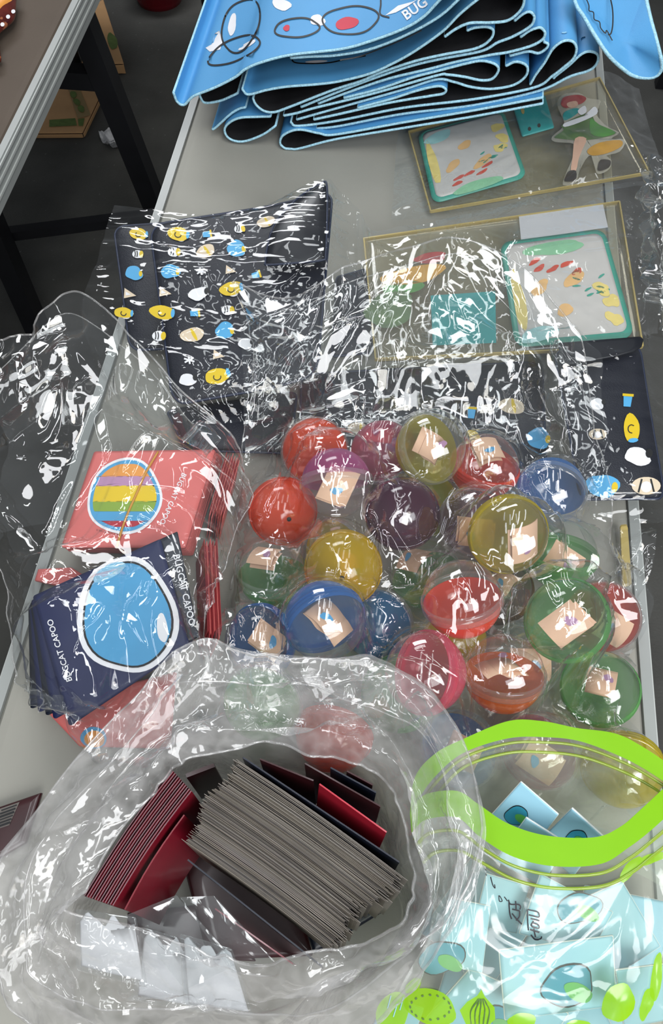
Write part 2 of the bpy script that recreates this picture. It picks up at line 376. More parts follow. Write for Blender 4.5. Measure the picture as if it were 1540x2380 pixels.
def table(name, x0, x1, y0, y1, top_mat, label, legs, ribs=True):
    t = thing(name, label, 'table', ((x0 + x1) / 2, (y0 + y1) / 2, 0))
    V, Fc = [], []
    out = [(x0, y0), (x1, y0), (x1, y1), (x0, y1)]
    for dx, z in ((0.0, TZ - 0.045), (0.0, TZ - 0.006), (0.004, TZ - 0.001), (0.012, TZ), ):
        for (x, y) in out:
            V.append((x + (dx if x == x0 else -dx), y + (dx if y == y0 else -dx), z))
    for k in range(3):
        for i in range(4):
            Fc.append((4 * k + i, 4 * k + (i + 1) % 4, 4 * k + 4 + (i + 1) % 4, 4 * k + 4 + i))
    Fc.append((12, 13, 14, 15)); Fc.append((3, 2, 1, 0))
    mesh('tabletop', V, Fc, top_mat, t)
    if ribs:
        for sx in (x0, x1):
            s = -1 if sx == x0 else 1
            mesh('edge_trim', *box_VF((min(sx, sx + s * 0.010), y0, TZ - 0.05), (max(sx, sx + s * 0.010), y1, TZ - 0.001)), 'trim', t)
            for z in (0.004, 0.017, 0.031):
                xx = sx + s * 0.010
                mesh('trim_rib', *box_VF((xx - 0.002, y0, TZ - z - 0.0035), (xx + 0.002, y1, TZ - z)), 'trim_light', t)
    for a, b, w in legs: mesh('leg', *bar_VF(a, b, w, w, (0, 1, 0.01)), 'blacksteel', t)
    return t
XL, XR = -0.322, 0.2555
table('folding_table', XL, XR, -0.25, 1.75, 'table', 'light grey plastic folding table carrying the bags and mats',
      [((XL + 0.12, 1.25, TZ - 0.05), (XL + 0.10, 1.25, 0), 0.03), ((XR - 0.12, 1.25, TZ - 0.05), (XR - 0.10, 1.25, 0), 0.03),
       ((XL + 0.12, 0.0, TZ - 0.05), (XL + 0.10, 0.0, 0), 0.03), ((XR - 0.12, 0.0, TZ - 0.05), (XR - 0.10, 0.0, 0), 0.03)])
lt = table('folding_table', -1.2, -0.575, 0.55, 2.6, 'table_far', 'brownish grey folding table across the gap, holding a snack packet',
      [((-0.65, 1.48, TZ - 0.05), (-0.55, 1.48, 0), 0.042), ((-0.86, 1.28, TZ - 0.05), (-0.84, 1.24, 0), 0.042),
       ((-1.08, 2.3, TZ - 0.05), (-1.06, 2.3, 0), 0.042), ((-0.62, 2.3, TZ - 0.05), (-0.60, 2.3, 0), 0.042)])
mesh('cross_bar', *bar_VF((-0.62, 1.48, TZ - 0.24), (-1.05, 1.48, TZ - 0.24), 0.035, 0.035), 'blacksteel', lt)
mesh('cross_bar', *bar_VF((-0.90, 1.275, TZ - 0.485), (-0.50, 1.40, TZ - 0.485), 0.022, 0.022), 'blacksteel', lt)
table('folding_table', 0.62, 1.3, 1.62, 2.6, 'table', 'pale grey table end beyond the hanging mat corner', [((0.7, 1.7, TZ - 0.05), (0.7, 1.7, 0), 0.035), ((0.7, 2.4, TZ - 0.05), (0.7, 2.4, 0), 0.035)])

# cardboard boxes, tissue and other things on the floor
def carton(name, quadpx, zt, hgt, label):
    a, b, c, d = [P(x, y, zt - TZ) for x, y in quadpx]
    cen = (a + b + c + d) / 4; t = thing(name, label, 'box', (cen[0], cen[1], 0), 'brown cardboard boxes on the floor')
    def face(nm, pts, mat='card_box', th=0.004):
        S = quadsurf(pts); pad(nm, S, rrect(0.01), th, mat, t); return S
    dn = np.array([0, 0, -hgt])
    S = face('lid', [a, b, c, d])
    for p, q in ((a, b), (b, c), (c, d), (d, a)): face('side_panel', [p, q, q + dn, p + dn])
    return t, S
bx, S = carton('cardboard_box', [(60, 212), (244, 202), (192, 311), (60, 312)], 0.012, 0.010, 'flattened brown cardboard with green print below the cross bar')
decal('printed_tape', S, [(158, 205), (182, 200), (212, 272), (182, 280)], 'tape', bx, 0.006)
for k, (x, y) in enumerate([(172, 225), (180, 242), (190, 258)]): decal('printed_mark', S, blob(x, y, 9, 7, 0.6, 0.1, 12, k), 'greenprint', bx, 0.0075)
decal('printed_tape', S, [(116, 283), (176, 279), (180, 296), (116, 299)], 'greenprint', bx, 0.006)
decal('printed_mark', S, [(182, 281), (198, 279), (194, 297), (184, 297)], 'greenprint', bx, 0.006)
bx, S = carton('cardboard_box', [(200, 20), (240, 0), (288, 150), (190, 152)], 0.03, 0.026, 'brown cardboard carton seen behind the black table leg')
decal('printed_mark', S, blob(262, 100, 10, 22, -0.3, 0.1, 14, 4), 'greenprint', bx, 0.006)
decal('printed_mark', S, blob(203, 125, 8, 14, 0.4, 0.1, 14, 5), 'greenprint', bx, 0.006)
def tissue():
    G = loft([[P(x, y, z - TZ) for x, y, z in r] for r in
              [[(232, 318, .004), (256, 298, .03), (272, 285, .05), (284, 290, .03)], [(230, 308, .01), (256, 312, .05), (276, 306, .06), (292, 305, .03)],
               [(236, 326, .008), (258, 330, .04), (276, 322, .04), (296, 318, .02)], [(250, 333, .004), (262, 337, .01), (278, 330, .01), (298, 333, .004)]]], 30, 30)
    G[..., 2] = np.maximum(G[..., 2] + crumple(G, 4, 1.2, 0.05), 0.003)
    V = G.reshape(-1, 3); n = len(V); B = V.copy(); B[:, 2] = np.maximum(B[:, 2] - 0.006, 0.001)
    f = gridfaces(30, 30)
    single('crumpled_tissue', np.concatenate([V, B]), list(map(tuple, f)) + [tuple(q[::-1] + n) for q in f], 'tissue', 'crumpled white tissue lying on the dark floor', 'tissue', smooth=True)
tissue()
def lathe_VF(c, prof, n=24):
    V = [(c[0] + r * math.cos(6.28319 * k / n), c[1] + r * math.sin(6.28319 * k / n), c[2] + z) for r, z in prof for k in range(n)]
    m = len(prof); return V, [tuple(f) for f in gridfaces(m, n, True)] + [tuple(range(n))[::-1], tuple(range((m - 1) * n, m * n))]
c = P(372, 0, -TZ); single('bucket', *lathe_VF((c[0], c[1], 0), [(0.07, 0), (0.08, 0.05), (0.088, 0.11), (0.092, 0.115), (0.086, 0.117), (0.078, 0.02), (0.01, 0.015)]), 'redface', 'dark red plastic tub standing on the floor beyond the tables', 'tub', smooth=True)

# snack packet at the corner of the brown table
def snack():
    M['snack'] = solid('brown_red_wrapper', '5a1c14', 0.25, 0.35, 45.0, coat=0.6, speck=(70.0, 0.62, 'b06a48'))
    for lab, q, nm in (('dark red snack packet with an orange stripe on the brown table', [(-90, -60, .03), (45, -40, .03), (38, 40, .02), (-40, 110, .02)], True),
                       ('small dark red packet tip poking over the brown table', [(-60, 95, .02), (2, 100, .02), (6, 138, .015), (-60, 160, .015)], False)):
        S = quadsurf(quad(q), 20, 0.02); t = thing('snack_packet', lab, 'packet', P(q[0][0], q[0][1], 0))
        t.location.z = TZ
        pad('wrapper', S, rrect(0.16), 0.012, 'snack', t, -0.012)
        if nm:
            decal('printed_stripe', S, [(-30, 20), (22, -25), (30, 0), (-10, 30)], 'orange', t, 0.0012)
            for k, (x, y) in enumerate([(18, 40), (5, 58), (30, 28)]): decal('printed_square', S, blob(x, y, 5, 5, 0.3, 0.0, 8, k), 'white', t, 0.0014)
snack()

# ------------------------------------------------------------------ folded blue desk mats
MAT_Y = float(P(671, 349)[1])
def desk_mat(label, path, depth=0.45, dy=0.0, blue_left=True, dz=0.0, th=0.0032, ny=10):
    """a folded mat: the front edge's run in the photo, on an upright plane, carried back along the table"""
    Y0 = MAT_Y + dy
    fr = np.array([PY(x, y, Y0) for x, y in path]); fr = catmull(fr, len(path) * 7)
    fr[:, 2] = np.maximum(fr[:, 2], TZ + th * 0.8)
    d = nrm(np.gradient(fr, axis=0)); nn = np.stack([-d[:, 2], 0 * d[:, 0], d[:, 0]], -1)   # left of travel in the front view
    if not blue_left: nn = -nn
    t = thing('desk_mat', label, 'desk mat', (fr[:, 0].mean(), Y0, TZ), 'folded blue desk mats in the pile')
    ys = np.linspace(0, 1, ny)
    base = np.stack([fr + np.array([0.0, depth * y, dz * y]) for y in ys], 1)                # [path][depth]
    top = base + nn[:, None] * th / 2; bot = base - nn[:, None] * th / 2
    f = gridfaces(len(fr), ny)
    s1 = mesh('printed_top', top.reshape(-1, 3), f if blue_left else f[:, ::-1], 'matblue', t, True)
    mesh('rubber_base', bot.reshape(-1, 3), f, 'matblack', t, True)
    edge = np.concatenate([base[0, ::-1], base[:, 0], base[-1, :]])
    e = mesh('stitched_edge', *tube_VF(edge + np.array([0, -0.0005, 0]), th * 0.52, 7), 'matedge', t, True)
    return t, Surf(top)
mats = {}
MP = [
 ('a', 'top blue desk mat, printed face spread out, one corner drooping over the table side', [(403, 215), (412, 236), (428, 243), (450, 223), (499, 203), (546, 179), (569, 161), (605, 145), (676, 127), (790, 114), (858, 96), (936, 67), (983, 39), (1019, 2), (1070, -50)], -0.012, True),
 ('b', 'blue desk mat lying directly beneath the spread top mat', [(676, 134), (720, 131), (780, 128), (858, 114), (936, 84), (1014, 42), (1063, 0), (1110, -50)], -0.008, True),
 ('c', 'blue desk mat with the biggest black rounded fold, second printed face showing', [(563, 207), (577, 219), (618, 209), (665, 201), (740, 195), (790, 188), (858, 171), (910, 148), (962, 119), (1027, 73), (1066, 34), (1107, 0), (1165, -40), (1212, -25), (1217, 5), (1205, 28), (1179, 47), (1140, 52), (1092, 53), (1060, 66), (1034, 84)], -0.004, True),
 ('d', 'blue desk mat folded at both ends, wide black hollow opening toward the drooping corner', [(1086, 70), (1102, 64), (1131, 62), (1146, 71), (1138, 92), (1105, 112), (1027, 127), (962, 142), (884, 168), (840, 187), (790, 203), (754, 216), (670, 249), (637, 260), (613, 257), (595, 243), (588, 229)], 0.0, True),
 ('e', 'blue desk mat whose fold peeks out just under the biggest fold', [(1196, 47), (1212, 34), (1226, 27), (1236, 30), (1241, 42), (1231, 61), (1192, 84), (1156, 98), (1118, 118), (1030, 135), (960, 151), (880, 177), (790, 211), (700, 248)], 0.003, True),
 ('f', 'blue desk mat with a long tapering black fold low in the fan of folds', [(1210, 85), (1228, 72), (1242, 66), (1256, 64), (1266, 76), (1259, 92), (1231, 107), (1179, 121), (1140, 127), (1060, 143), (1000, 159), (900, 183), (800, 217), (740, 240)], 0.005, True),
 ('g', 'blue desk mat showing only a small black fold below the long tapering one', [(1264, 97), (1273, 102), (1268, 113), (1250, 123), (1226, 119), (1185, 129)], 0.009, True),
 ('h', 'blue desk mat with a plump teardrop fold in the middle of the pile', [(800, 227), (884, 205), (960, 179), (1014, 165), (1079, 148), (1118, 141), (1149, 148), (1158, 162), (1144, 182), (1118, 186), (1079, 178), (1040, 173), (1014, 175), (884, 212), (790, 236), (728, 251), (690, 262), (660, 268)], 0.003, True),
 ('i', 'blue desk mat curling up into a fold under the teardrop fold', [(690, 277), (790, 249), (936, 208), (1014, 184), (1055, 190), (1092, 201), (1140, 206), (1190, 198), (1218, 180), (1226, 161), (1218, 148), (1197, 143), (1176, 152)], 0.006, False),
 ('j', 'blue desk mat with a slim black fold above the clear acrylic set', [(832, 250), (850, 245), (910, 229), (962, 212), (1001, 202), (1024, 200), (1036, 208), (1029, 217), (1001, 222), (900, 239), (790, 264), (730, 277)], 0.001, True),
 ('k', 'blue desk mat with a tall upright fold beside the hanging corner', [(1232, 195), (1246, 171), (1265, 145), (1285, 112), (1309, 95), (1330, 96), (1339, 112), (1332, 135), (1309, 156), (1283, 176), (1240, 203), (1100, 230), (936, 250), (790, 279), (694, 292), (676, 284)], 0.004, True),
 ('l', 'blue desk mat with the fold touching the hanging mat corner', [(1286, 181), (1293, 174), (1322, 151), (1348, 127), (1368, 119), (1387, 125), (1389, 140), (1379, 156), (1361, 166), (1322, 178), (1250, 211), (1100, 244), (936, 264), (790, 292), (736, 298)], 0.008, True),
 ('m', 'blue desk mat with a round black curl resting on the table near its side edge', [(628, 270), (595, 271), (559, 273), (535, 283), (522, 299), (528, 317), (546, 327), (572, 327), (611, 312), (640, 292)], 0.004, False),
 ('n', 'lowest blue desk mat, its black curl touching the bare table top', [(1260, 226), (1100, 256), (936, 284), (780, 312), (741, 309), (702, 301), (676, 304), (655, 317), (652, 335), (671, 347), (702, 343), (780, 323), (936, 297), (1100, 270), (1260, 240)], 0.0, False),
 ('o', 'blue desk mat with a pointed corner hanging beside the round curl', [(494, 300), (502, 295), (535, 265), (556, 252), (570, 249)], 0.012, True),
 ('p', 'blue desk mat lying face down, black backing up below the drooping corner', [(464, 222), (476, 238), (510, 234), (535, 224), (552, 216)], 0.01, False),
]
for key, lab, path, dy, bl in MP:
    mats[key] = desk_mat(lab, path, 0.45, dy, bl)
# the mat whose corner hangs past the table side
def hanging_mat():
    px = [(1325, -30), (1340, 15), (1356, 39), (1382, 83), (1415, 130), (1452, 164), (1478, 178), (1514, 180), (1533, 168), (1537, 145), (1524, 91), (1510, 40), (1495, -30)]
    p = catmull(np.array(px, float), 60)
    y = lambda v: MAT_Y - 0.016 + 0.10 * np.clip((140 - v) / 200, 0, 1.2) ** 1.5
    pts = np.array([PY(a, b, y(b)) for a, b in p]); c = pts.mean(0)
    t = thing('desk_mat', 'blue desk mat corner hanging past the table side, rounded tip pointing down', 'desk mat', (c[0], c[1], TZ), 'folded blue desk mats in the pile')
    nn = nrm(np.cross(pts[40] - pts[10], pts[25] - pts[10])); nn = nn if nn @ (CAM - c) > 0 else -nn
    def fan(off):
        V = [c + nn * off]; Fc = []; n = len(pts); prev = None
        for r in (0.3, 0.6, 0.85, 1.0):
            b = len(V); V += [c + (q - c) * r + nn * off for q in pts]
            for i in range(n): Fc.append((0, b + i, b + (i + 1) % n) if prev is None else (prev + i, b + i, b + (i + 1) % n, prev + (i + 1) % n))
            prev = b
        return V, Fc
    mesh('printed_top', *fan(0.002), 'matblue', t, True); mesh('rubber_base', *fan(-0.002), 'matblack', t, True)
    mesh('stitched_edge', *tube_VF(pts, 0.0023, 7), 'matedge', t, True)
    n = 20; g = catmull(np.array([[(1330 + 6 * k, 0 + 0), (1500, 0)] for k in range(1)], float)[0], 2)
    S = Surf(np.stack([[PY(1300 + 12 * i, -30 + 11 * j, y(-30 + 11 * j)) + nn * 0.002 for i in range(22)] for j in range(21)]))
    stroke('printed_line', S, [(1413, -20), (1422, 20), (1423, 55), (1419, 78), (1412, 82)], 3.2, 'black', t)
    stroke('printed_line', S, [(1355, -15), (1367, 12), (1368, 26), (1378, 30), (1380, 46), (1392, 52), (1395, 66), (1406, 78), (1409, 72), (1422, 95)], 2.6, 'black', t)
hanging_mat()
# prints on the mats: plain rounded shapes, patches and the lettering
t, S = mats['a']
for k, (x, y, rx, ry, ro) in enumerate([(560, 60, 42, 62, 0.45), (545, 118, 62, 26, -0.45), (690, 66, 52, 22, -0.12), (815, 48, 62, 34, -0.1)]):
    o = blob(x, y, rx, ry, ro, 0.05, 30, k); stroke('printed_line', S, o, 4, 'black', t, 0.0009, True)
decal('printed_patch', S, [(478, 112), (492, 104), (500, 78), (510, 72), (518, 96), (512, 116), (488, 121)], 'white', t)
decal('printed_patch', S, blob(540, 58, 9, 26, 0.2, 0.08, 18, 2), 'white', t)
decal('printed_patch', S, blob(655, 12, 20, 14, 0.2, 0.12, 18, 3), 'white', t)
decal('printed_patch', S, blob(738, 48, 16, 14, 0.2, 0.12, 18, 4), 'white', t)
decal('printed_patch', S, blob(806, 55, 26, 15, -0.2, 0.06, 20, 4), 'red', t)
decal('printed_patch', S, blob(666, 66, 8, 7, 0, 0.1, 14, 5), 'red', t)
decal('printed_patch', S, blob(575, 105, 24, 5, -0.5, 0.06, 14, 5), 'white', t)
stroke('printed_line', S, [(884, -20), (885, 10), (884, 34), (905, 42)], 3.5, 'black', t)
decal('printed_patch', S, [(895, 37), (925, 14), (958, 5), (970, 0), (950, 14), (920, 30)], 'white', t)
lettering(S, 'BUG', (965, 22), -36, 62, 'white', t, 0.0009, 0.02)
t, S = mats['b']
stroke('printed_line', S, [(790, 141), (830, 134), (870, 120), (930, 96), (980, 72)], 3, 'black', t)
t, S = mats['c']
stroke('printed_line', S, [(678, 132), (684, 146), (720, 149), (765, 147), (800, 140), (850, 131)], 3, 'black', t)
decal('printed_patch', S, blob(735, 144, 26, 3, -0.05, 0.02, 14, 3), 'white', t)
for key, c, w in (('k', (1316, 70), 44), ('l', (1366, 95), 44), ('i', (1205, 122), 34)):
    t, S = mats[key]; lettering(S, 'CA', c, -8, w * 0.8, 'skysticker2', t, 0.0008, 0.02)

# ------------------------------------------------------------------ clear acrylic sets in sleeves
def acrylic_set(label, q, group='clear acrylic stand sets'):
    S = quadsurf(quad(q), 12); cen = S.G.mean((0, 1)); t = thing('acrylic_set', label, 'acrylic stand', (cen[0], cen[1], TZ), group)
    pad('clear_sheet', S, rrect(0.015, 1.5), 0.004, 'acrylic', t, -0.004, soft=0.0)
    c = [S.G[0, 0], S.G[0, -1], S.G[-1, -1], S.G[-1, 0]]
    for a, b in zip(c, c[1:] + c[:1]): mesh('gold_edge', *bar_VF(a, b, 0.0018, 0.004), 'gold', t)
    return t, S
def coaster(t, S, q, seed, flip):
    Q = quadsurf([S.hit(x, y, 0.001) for x, y in q], 12)
    b = pad('coaster', Q, rrect(0.1), 0.003, 'tealrim', t)
    art = pad('coaster_art', Q, 0.5 + (rrect(0.08) - 0.5) * 0.91, 0.0004, 'coasterwhite', b, 0.003)
    q = np.array(q, float)
    def uv(u, v): return (q[0] * (1 - u) + q[1] * u) * (1 - v) + (q[3] * (1 - u) + q[2] * u) * v
    rr = random.Random(seed); Q2 = Surf(Q.G + Q.N * 0.0034)
    def sp(u, v, ru, rv, rot, m, k=0.1):
        if flip: v = 1 - v
        o = blob(0, 0, ru, rv, rot, k, 18, rr.randint(0, 999))
        decal('painted_patch', Q2, [uv(min(0.96, max(0.04, u + a)), min(0.96, max(0.04, v + bb))) for a, bb in o], m, b, 0.0004)
    sp(.22, .12, .16, .07, -.3, 'tealpale'); sp(.5, .90, .3, .06, -.05, 'greenpale'); sp(.10, .45, .05, .3, 0, 'yellowpale')
    for u, v in ((.88, .2), (.9, .36), (.84, .48)): sp(u, v, .07, .06, .5, 'yellowpale', .2)
    for u, v, w in ((.3, .55, .10), (.62, .6, .12), (.48, .32, .08)): sp(u, v, w, .05, -.6, 'orangepale')
    for u, v in ((.33, .73), (.45, .71), (.58, .74), (.66, .66), (.3, .8)): sp(u, v, .06, .022, -.35, 'redpale', .15)
    for k in range(9): sp(.6 + .3 * rr.random(), .42 + .2 * rr.random(), .035, .010, -.5 + rr.random(), 'tealrim')
M['coasterwhite'] = solid('painted_white', 'c3c0bb', 0.4, 0.04, 60.0)
for k_, c_ in (('tealpale', 'a3d3d2'), ('greenpale', '8cc49a'), ('yellowpale', 'e3cf7c'), ('orangepale', 'ddb277'), ('redpale', 'c9533f')): M[k_] = solid('painted_' + k_, c_, 0.4, 0.08, 70.0)
M['skin'] = solid('painted_skin', 'd9ae94', 0.4, 0.05); M['hair'] = solid('painted_red_hair', 'a8433f', 0.4, 0.12, 90.0)
M['dress'] = solid('painted_dark_green', '56713f', 0.4, 0.2, 60.0); M['dress2'] = solid('painted_grass_green', '4f8f3a', 0.4, 0.15, 60.0)
M['shoe'] = solid('painted_dark_brown', '3a332c', 0.4, 0.1); M['ochre'] = solid('painted_ochre', 'cf9a32', 0.4, 0.12, 60.0)
M['figbase'] = film('frosted_acrylic', 0.30, tint=(0.9, 0.88, 0.8), bump=0.02, scale=10.0, hazecol=(0.72, 0.69, 0.58))
M['card_pale'] = solid('pale_grey_backing', 'c2c3c5', 0.5, 0.04)

tA, SA = acrylic_set('clear acrylic set with a painted red-haired figure, a teal tile and a square coaster', [(949, 307, .012), (1392, 182, .038), (1507, 402, .042), (1000, 492, .010)])
coaster(tA, SA, [(969, 311), (1168, 258), (1224, 416), (1006, 478)], 3, False)
Q = quadsurf([SA.hit(x, y, 0.001) for x, y in ((1189, 248), (1265, 225), (1287, 301), (1212, 322))])
tl = pad('teal_tile', Q, rrect(0.05), 0.003, 'tealbox', tA)
for x, y in ((1230, 300), (1252, 292)): decal('printed_square', Surf(Q.G + Q.N * .003), blob(x, y, 4, 5, 0, 0, 8, 1), 'shoe', tl, .0004)
decal('printed_square', Surf(Q.G + Q.N * .003), blob(1214, 258, 4, 8, -.2, 0, 10, 1), 'gold', tl, .0004)
# the figure: flat painted acrylic cut-out, one piece with painted areas
def figure():
    Sf = Surf(SA.G + SA.N * 0.0035)
    out = [(1296, 232), (1312, 218), (1345, 216), (1365, 228), (1392, 232), (1394, 240), (1372, 246), (1405, 290), (1438, 308), (1420, 322), (1452, 325), (1440, 352), (1408, 362), (1420, 372), (1416, 392), (1395, 404), (1384, 398), (1394, 372), (1368, 362), (1345, 400), (1338, 425), (1308, 430), (1314, 404), (1328, 372), (1338, 336), (1290, 330), (1282, 318), (1310, 292), (1304, 268), (1296, 250)]
    fg = decal('standing_figure', Sf, catmull(np.array(out, float), 90, True), 'figbase', tA, 0.0, (0, .35, .7, 1.0))
    L = Surf(SA.G + SA.N * 0.0041)
    def a(poly, m, off=0.0): decal('painted_area', L, catmull(np.array(poly, float), len(poly) * 3, True), m, fg, off)
    a([(1304, 292), (1330, 276), (1370, 262), (1382, 282), (1402, 296), (1432, 308), (1400, 320), (1350, 326), (1300, 322), (1288, 318), (1310, 302)], 'dress')
    a([(1372, 276), (1392, 290), (1430, 308), (1400, 318), (1372, 310)], 'dress2', .0003)
    a([(1336, 322), (1362, 322), (1352, 350), (1344, 370), (1338, 396), (1326, 396), (1330, 365)], 'skin', .0003)
    a([(1322, 398), (1338, 398), (1336, 420), (1312, 422), (1314, 410)], 'shoe', .0005)
    a([(1395, 372), (1418, 374), (1414, 390), (1392, 398), (1388, 390)], 'shoe', .0005)
    a([(1364, 350), (1392, 332), (1440, 326), (1444, 340), (1412, 356), (1376, 362)], 'ochre', .0003)
    a([(1303, 244), (1308, 228), (1328, 222), (1350, 222), (1362, 230), (1350, 242), (1330, 246), (1316, 252)], 'hair', .0005)
    a([(1318, 240), (1338, 236), (1342, 246), (1328, 252), (1318, 248)], 'skin', .0008)
    a([(1310, 262), (1334, 252), (1348, 256), (1330, 272), (1310, 280)], 'tealbox', .0003)
    a([(1342, 258), (1358, 246), (1362, 260), (1350, 268)], 'white', .0005)
    a([(1310, 288), (1340, 276), (1380, 262), (1376, 252), (1384, 250), (1386, 266), (1345, 286), (1312, 296)], 'white', .0007)
figure()
tB, SB = acrylic_set('clear acrylic set with an upside-down square coaster, lying behind the capsule bag', [(845, 556, .03), (1438, 470, .04), (1492, 806, .055), (872, 836, .045)])
coaster(tB, SB, [(1160, 568), (1402, 536), (1474, 788), (1196, 812)], 9, True)
Lb = Surf(SB.G + SB.N * 0.003)
decal('backing_card', SB, [(1205, 505), (1400, 475), (1412, 530), (1210, 560)], 'card_pale', tB, 0.001)
decal('teal_tile', SB, [(1000, 690), (1150, 680), (1152, 800), (1005, 806)], 'tealbox', tB, 0.002)
decal('painted_patch', Lb, blob(960, 640, 70, 22, -.2, .1, 20, 3), 'ochre', tB); decal('painted_patch', Lb, blob(935, 668, 45, 18, -.1, .1, 20, 4), 'dress2', tB)
decal('painted_patch', Lb, blob(905, 720, 60, 40, -.1, .1, 20, 5), 'dress', tB); decal('painted_patch', Lb, blob(1000, 600, 40, 12, -.1, .1, 20, 5), 'hair', tB)

# ------------------------------------------------------------------ navy pouches
def motif(t, S, x, y, s, kind, rot=0.0, seed=0):
    D = lambda poly, m, off: decal('printed_motif', S, poly, m, t, off, (0, .6, 1.0))
    if kind == 'y':                                        # yellow oval with a pale patch
        D(blob(x + s * .3, y + s * .55, s * .55, s * .35, rot, .04, 14, seed), 'white', .0006)
        D(blob(x, y, s * 1.35, s * .8, rot, .06, 18, seed), 'yellow', .0010)
        stroke('printed_motif', S, blob(x, y + s * .1, s * .4, s * .35, rot, .0, 8, seed)[:6], 2.2, 'black', t, .0014)
        D(blob(x + s * 1.2 * math.cos(rot), y + s * 1.2 * math.sin(rot), s * .22, s * .5, rot, .0, 10, seed), 'skyink', .0013)
    elif kind == 'b':                                      # blue cloud
        D(blob(x, y, s * 1.2, s * .95, rot, .09, 22, seed), 'skyink', .0010); D(blob(x + s * .9, y + s * .1, s * .25, s * .4, rot, .0, 10, seed), 'yellow', .0013)
    elif kind == 'w':
        D(blob(x, y, s * 1.25, s * .85, rot, .11, 20, seed), 'white', .0010); D(blob(x + s * 1.1, y - s * .3, s * .35, s * .45, rot, .0, 10, seed), 'black', .0013)
    elif kind == 'e':                                      # beige oval with a yellow stripe
        D(blob(x, y, s * 1.35, s * .85, rot, .06, 20, seed), 'beige', .0010); D(blob(x + s * .2, y, s * .2, s * .8, rot - .3, .0, 10, seed), 'yellow', .0013)
    elif kind == 'c':                                      # little drink cup with a lid
        c, sn = math.cos(rot), math.sin(rot)
        R = lambda pts: [(x + s * (a * c - b * sn), y + s * (a * sn + b * c)) for a, b in pts]
        D(R([(-.9, -.5), (.5, -.6), (.5, .6), (-.9, .45)]), 'skyink', .0010); D(R([(.5, -.75), (.85, -.75), (.85, .75), (.5, .75)]), 'yellow', .0012)
    elif kind == 't':                                      # rice triangle with a dark wrap
        D([(x - s * .8, y - s * .9), (x + s * 1.0, y + s * .3), (x - s * .9, y + s * .7)], 'beige', .0010); D([(x - s * .6, y - s * .3), (x + s * .2, y + s * .15), (x - s * .6, y + s * .3)], 'white', .0013)
    elif kind == 'n':                                      # striped round tin
        D(blob(x, y, s * 1.0, s * .8, rot, .02, 16, seed), 'white', .0010); D(blob(x + s * .75, y, s * .4, s * .65, rot, .0, 12, seed), 'yellow', .0012)
        for k in (-.5, -.1): stroke('printed_motif', S, [(x + s * k, y - s * .6), (x + s * (k + .1), y), (x + s * k, y + s * .6)], 2.4, 'black', t, .0015)
    elif kind == 's':                                      # white scatter star
        for k in range(3):
            a = rot + k * 1.05; stroke('printed_motif', S, [(x - s * math.cos(a), y - s * .7 * math.sin(a)), (x + s * math.cos(a), y + s * .7 * math.sin(a))], 4, 'white', t, .001)
    elif kind == 'd':                                      # beige dome with dark ribs
        D(blob(x, y, s * 1.3, s * .8, rot, .0, 18, seed), 'beige', .0010); D(blob(x, y + s * .1, s * .5, s * .5, rot, .0, 12, seed), 'white', .0012)
        stroke('printed_motif', S, [(x - s * .7, y + s * .6), (x - s * .4, y - s * .6)], 4, 'black', t, .0014); stroke('printed_motif', S, [(x + s * .7, y + s * .6), (x + s * .4, y - s * .6)], 4, 'black', t, .0014)
def pouch(label, q, motifs, sag=None, th=0.010, r=0.09, bulge=0.006):
    S = quadsurf(quad(q), 22, bulge, sag); cen = S.G.mean((0, 1))
    t = thing('fabric_pouch', label, 'pouch', (cen[0], cen[1], TZ), 'navy fabric pouches in clear sleeves')
    o = rrect(r); pad('body', S, o, th, 'navy', t, -th)
    p, n = bil(S, o[:, 0], o[:, 1]); ring = np.concatenate([p, p[:1]]) - np.concatenate([n, n[:1]]) * th * 0.35
    mesh('seam_piping', *tube_VF(ring, 0.0014, 6), 'piping', t, True)
    for k, m in enumerate(motifs): motif(t, S, *m[:4], *(m[4:] or ()), seed=k)
    return t, S
curl = lambda u, v: 0.012 * np.clip(u - 0.55, 0, 1) ** 2 * 5
pouch('navy pouch mostly hidden under the printed one beside the table side', [(262, 522, .036), (560, 500, .040), (560, 800, .024), (300, 810, .024)],
      [(322, 545, 16, 'y', .1), (320, 592, 12, 'n', 0), (312, 636, 17, 'b', 0), (302, 684, 15, 't'), (288, 728, 16, 'y', .1)])
tp, SP = pouch('navy pouch printed with yellow, blue and beige motifs, beside the bare table corner', [(346, 518, .072), (772, 452, .075), (735, 880, .05), (400, 938, .045)],
      [(414, 545, 19, 'y', .1), (482, 546, 12, 'c', -.15), (556, 533, 12, 'n', -.3), (618, 517, 15, 'e', -.3), (404, 587, 14, 'n', 0), (478, 585, 17, 'e', -.3), (549, 579, 19, 'b', -.2),
       (397, 632, 18, 'b', 0), (467, 632, 12, 's', .3), (536, 629, 13, 't'), (384, 680, 15, 't'), (461, 684, 18, 'w', -.1), (537, 672, 20, 'y', -.15), (596, 640, 12, 'c', -.3),
       (377, 727, 21, 'y', .1), (454, 729, 13, 'c', -.1), (529, 722, 14, 'n', -.1), (369, 782, 15, 'n', .1), (447, 779, 20, 'e', -.2), (522, 769, 19, 'b', -.2), (440, 838, 13, 's', .4), (508, 826, 14, 't'), (505, 875, 22, 'y', -.3), (436, 884, 16, 'w', -.2), (570, 800, 14, 'w', .2)], curl)
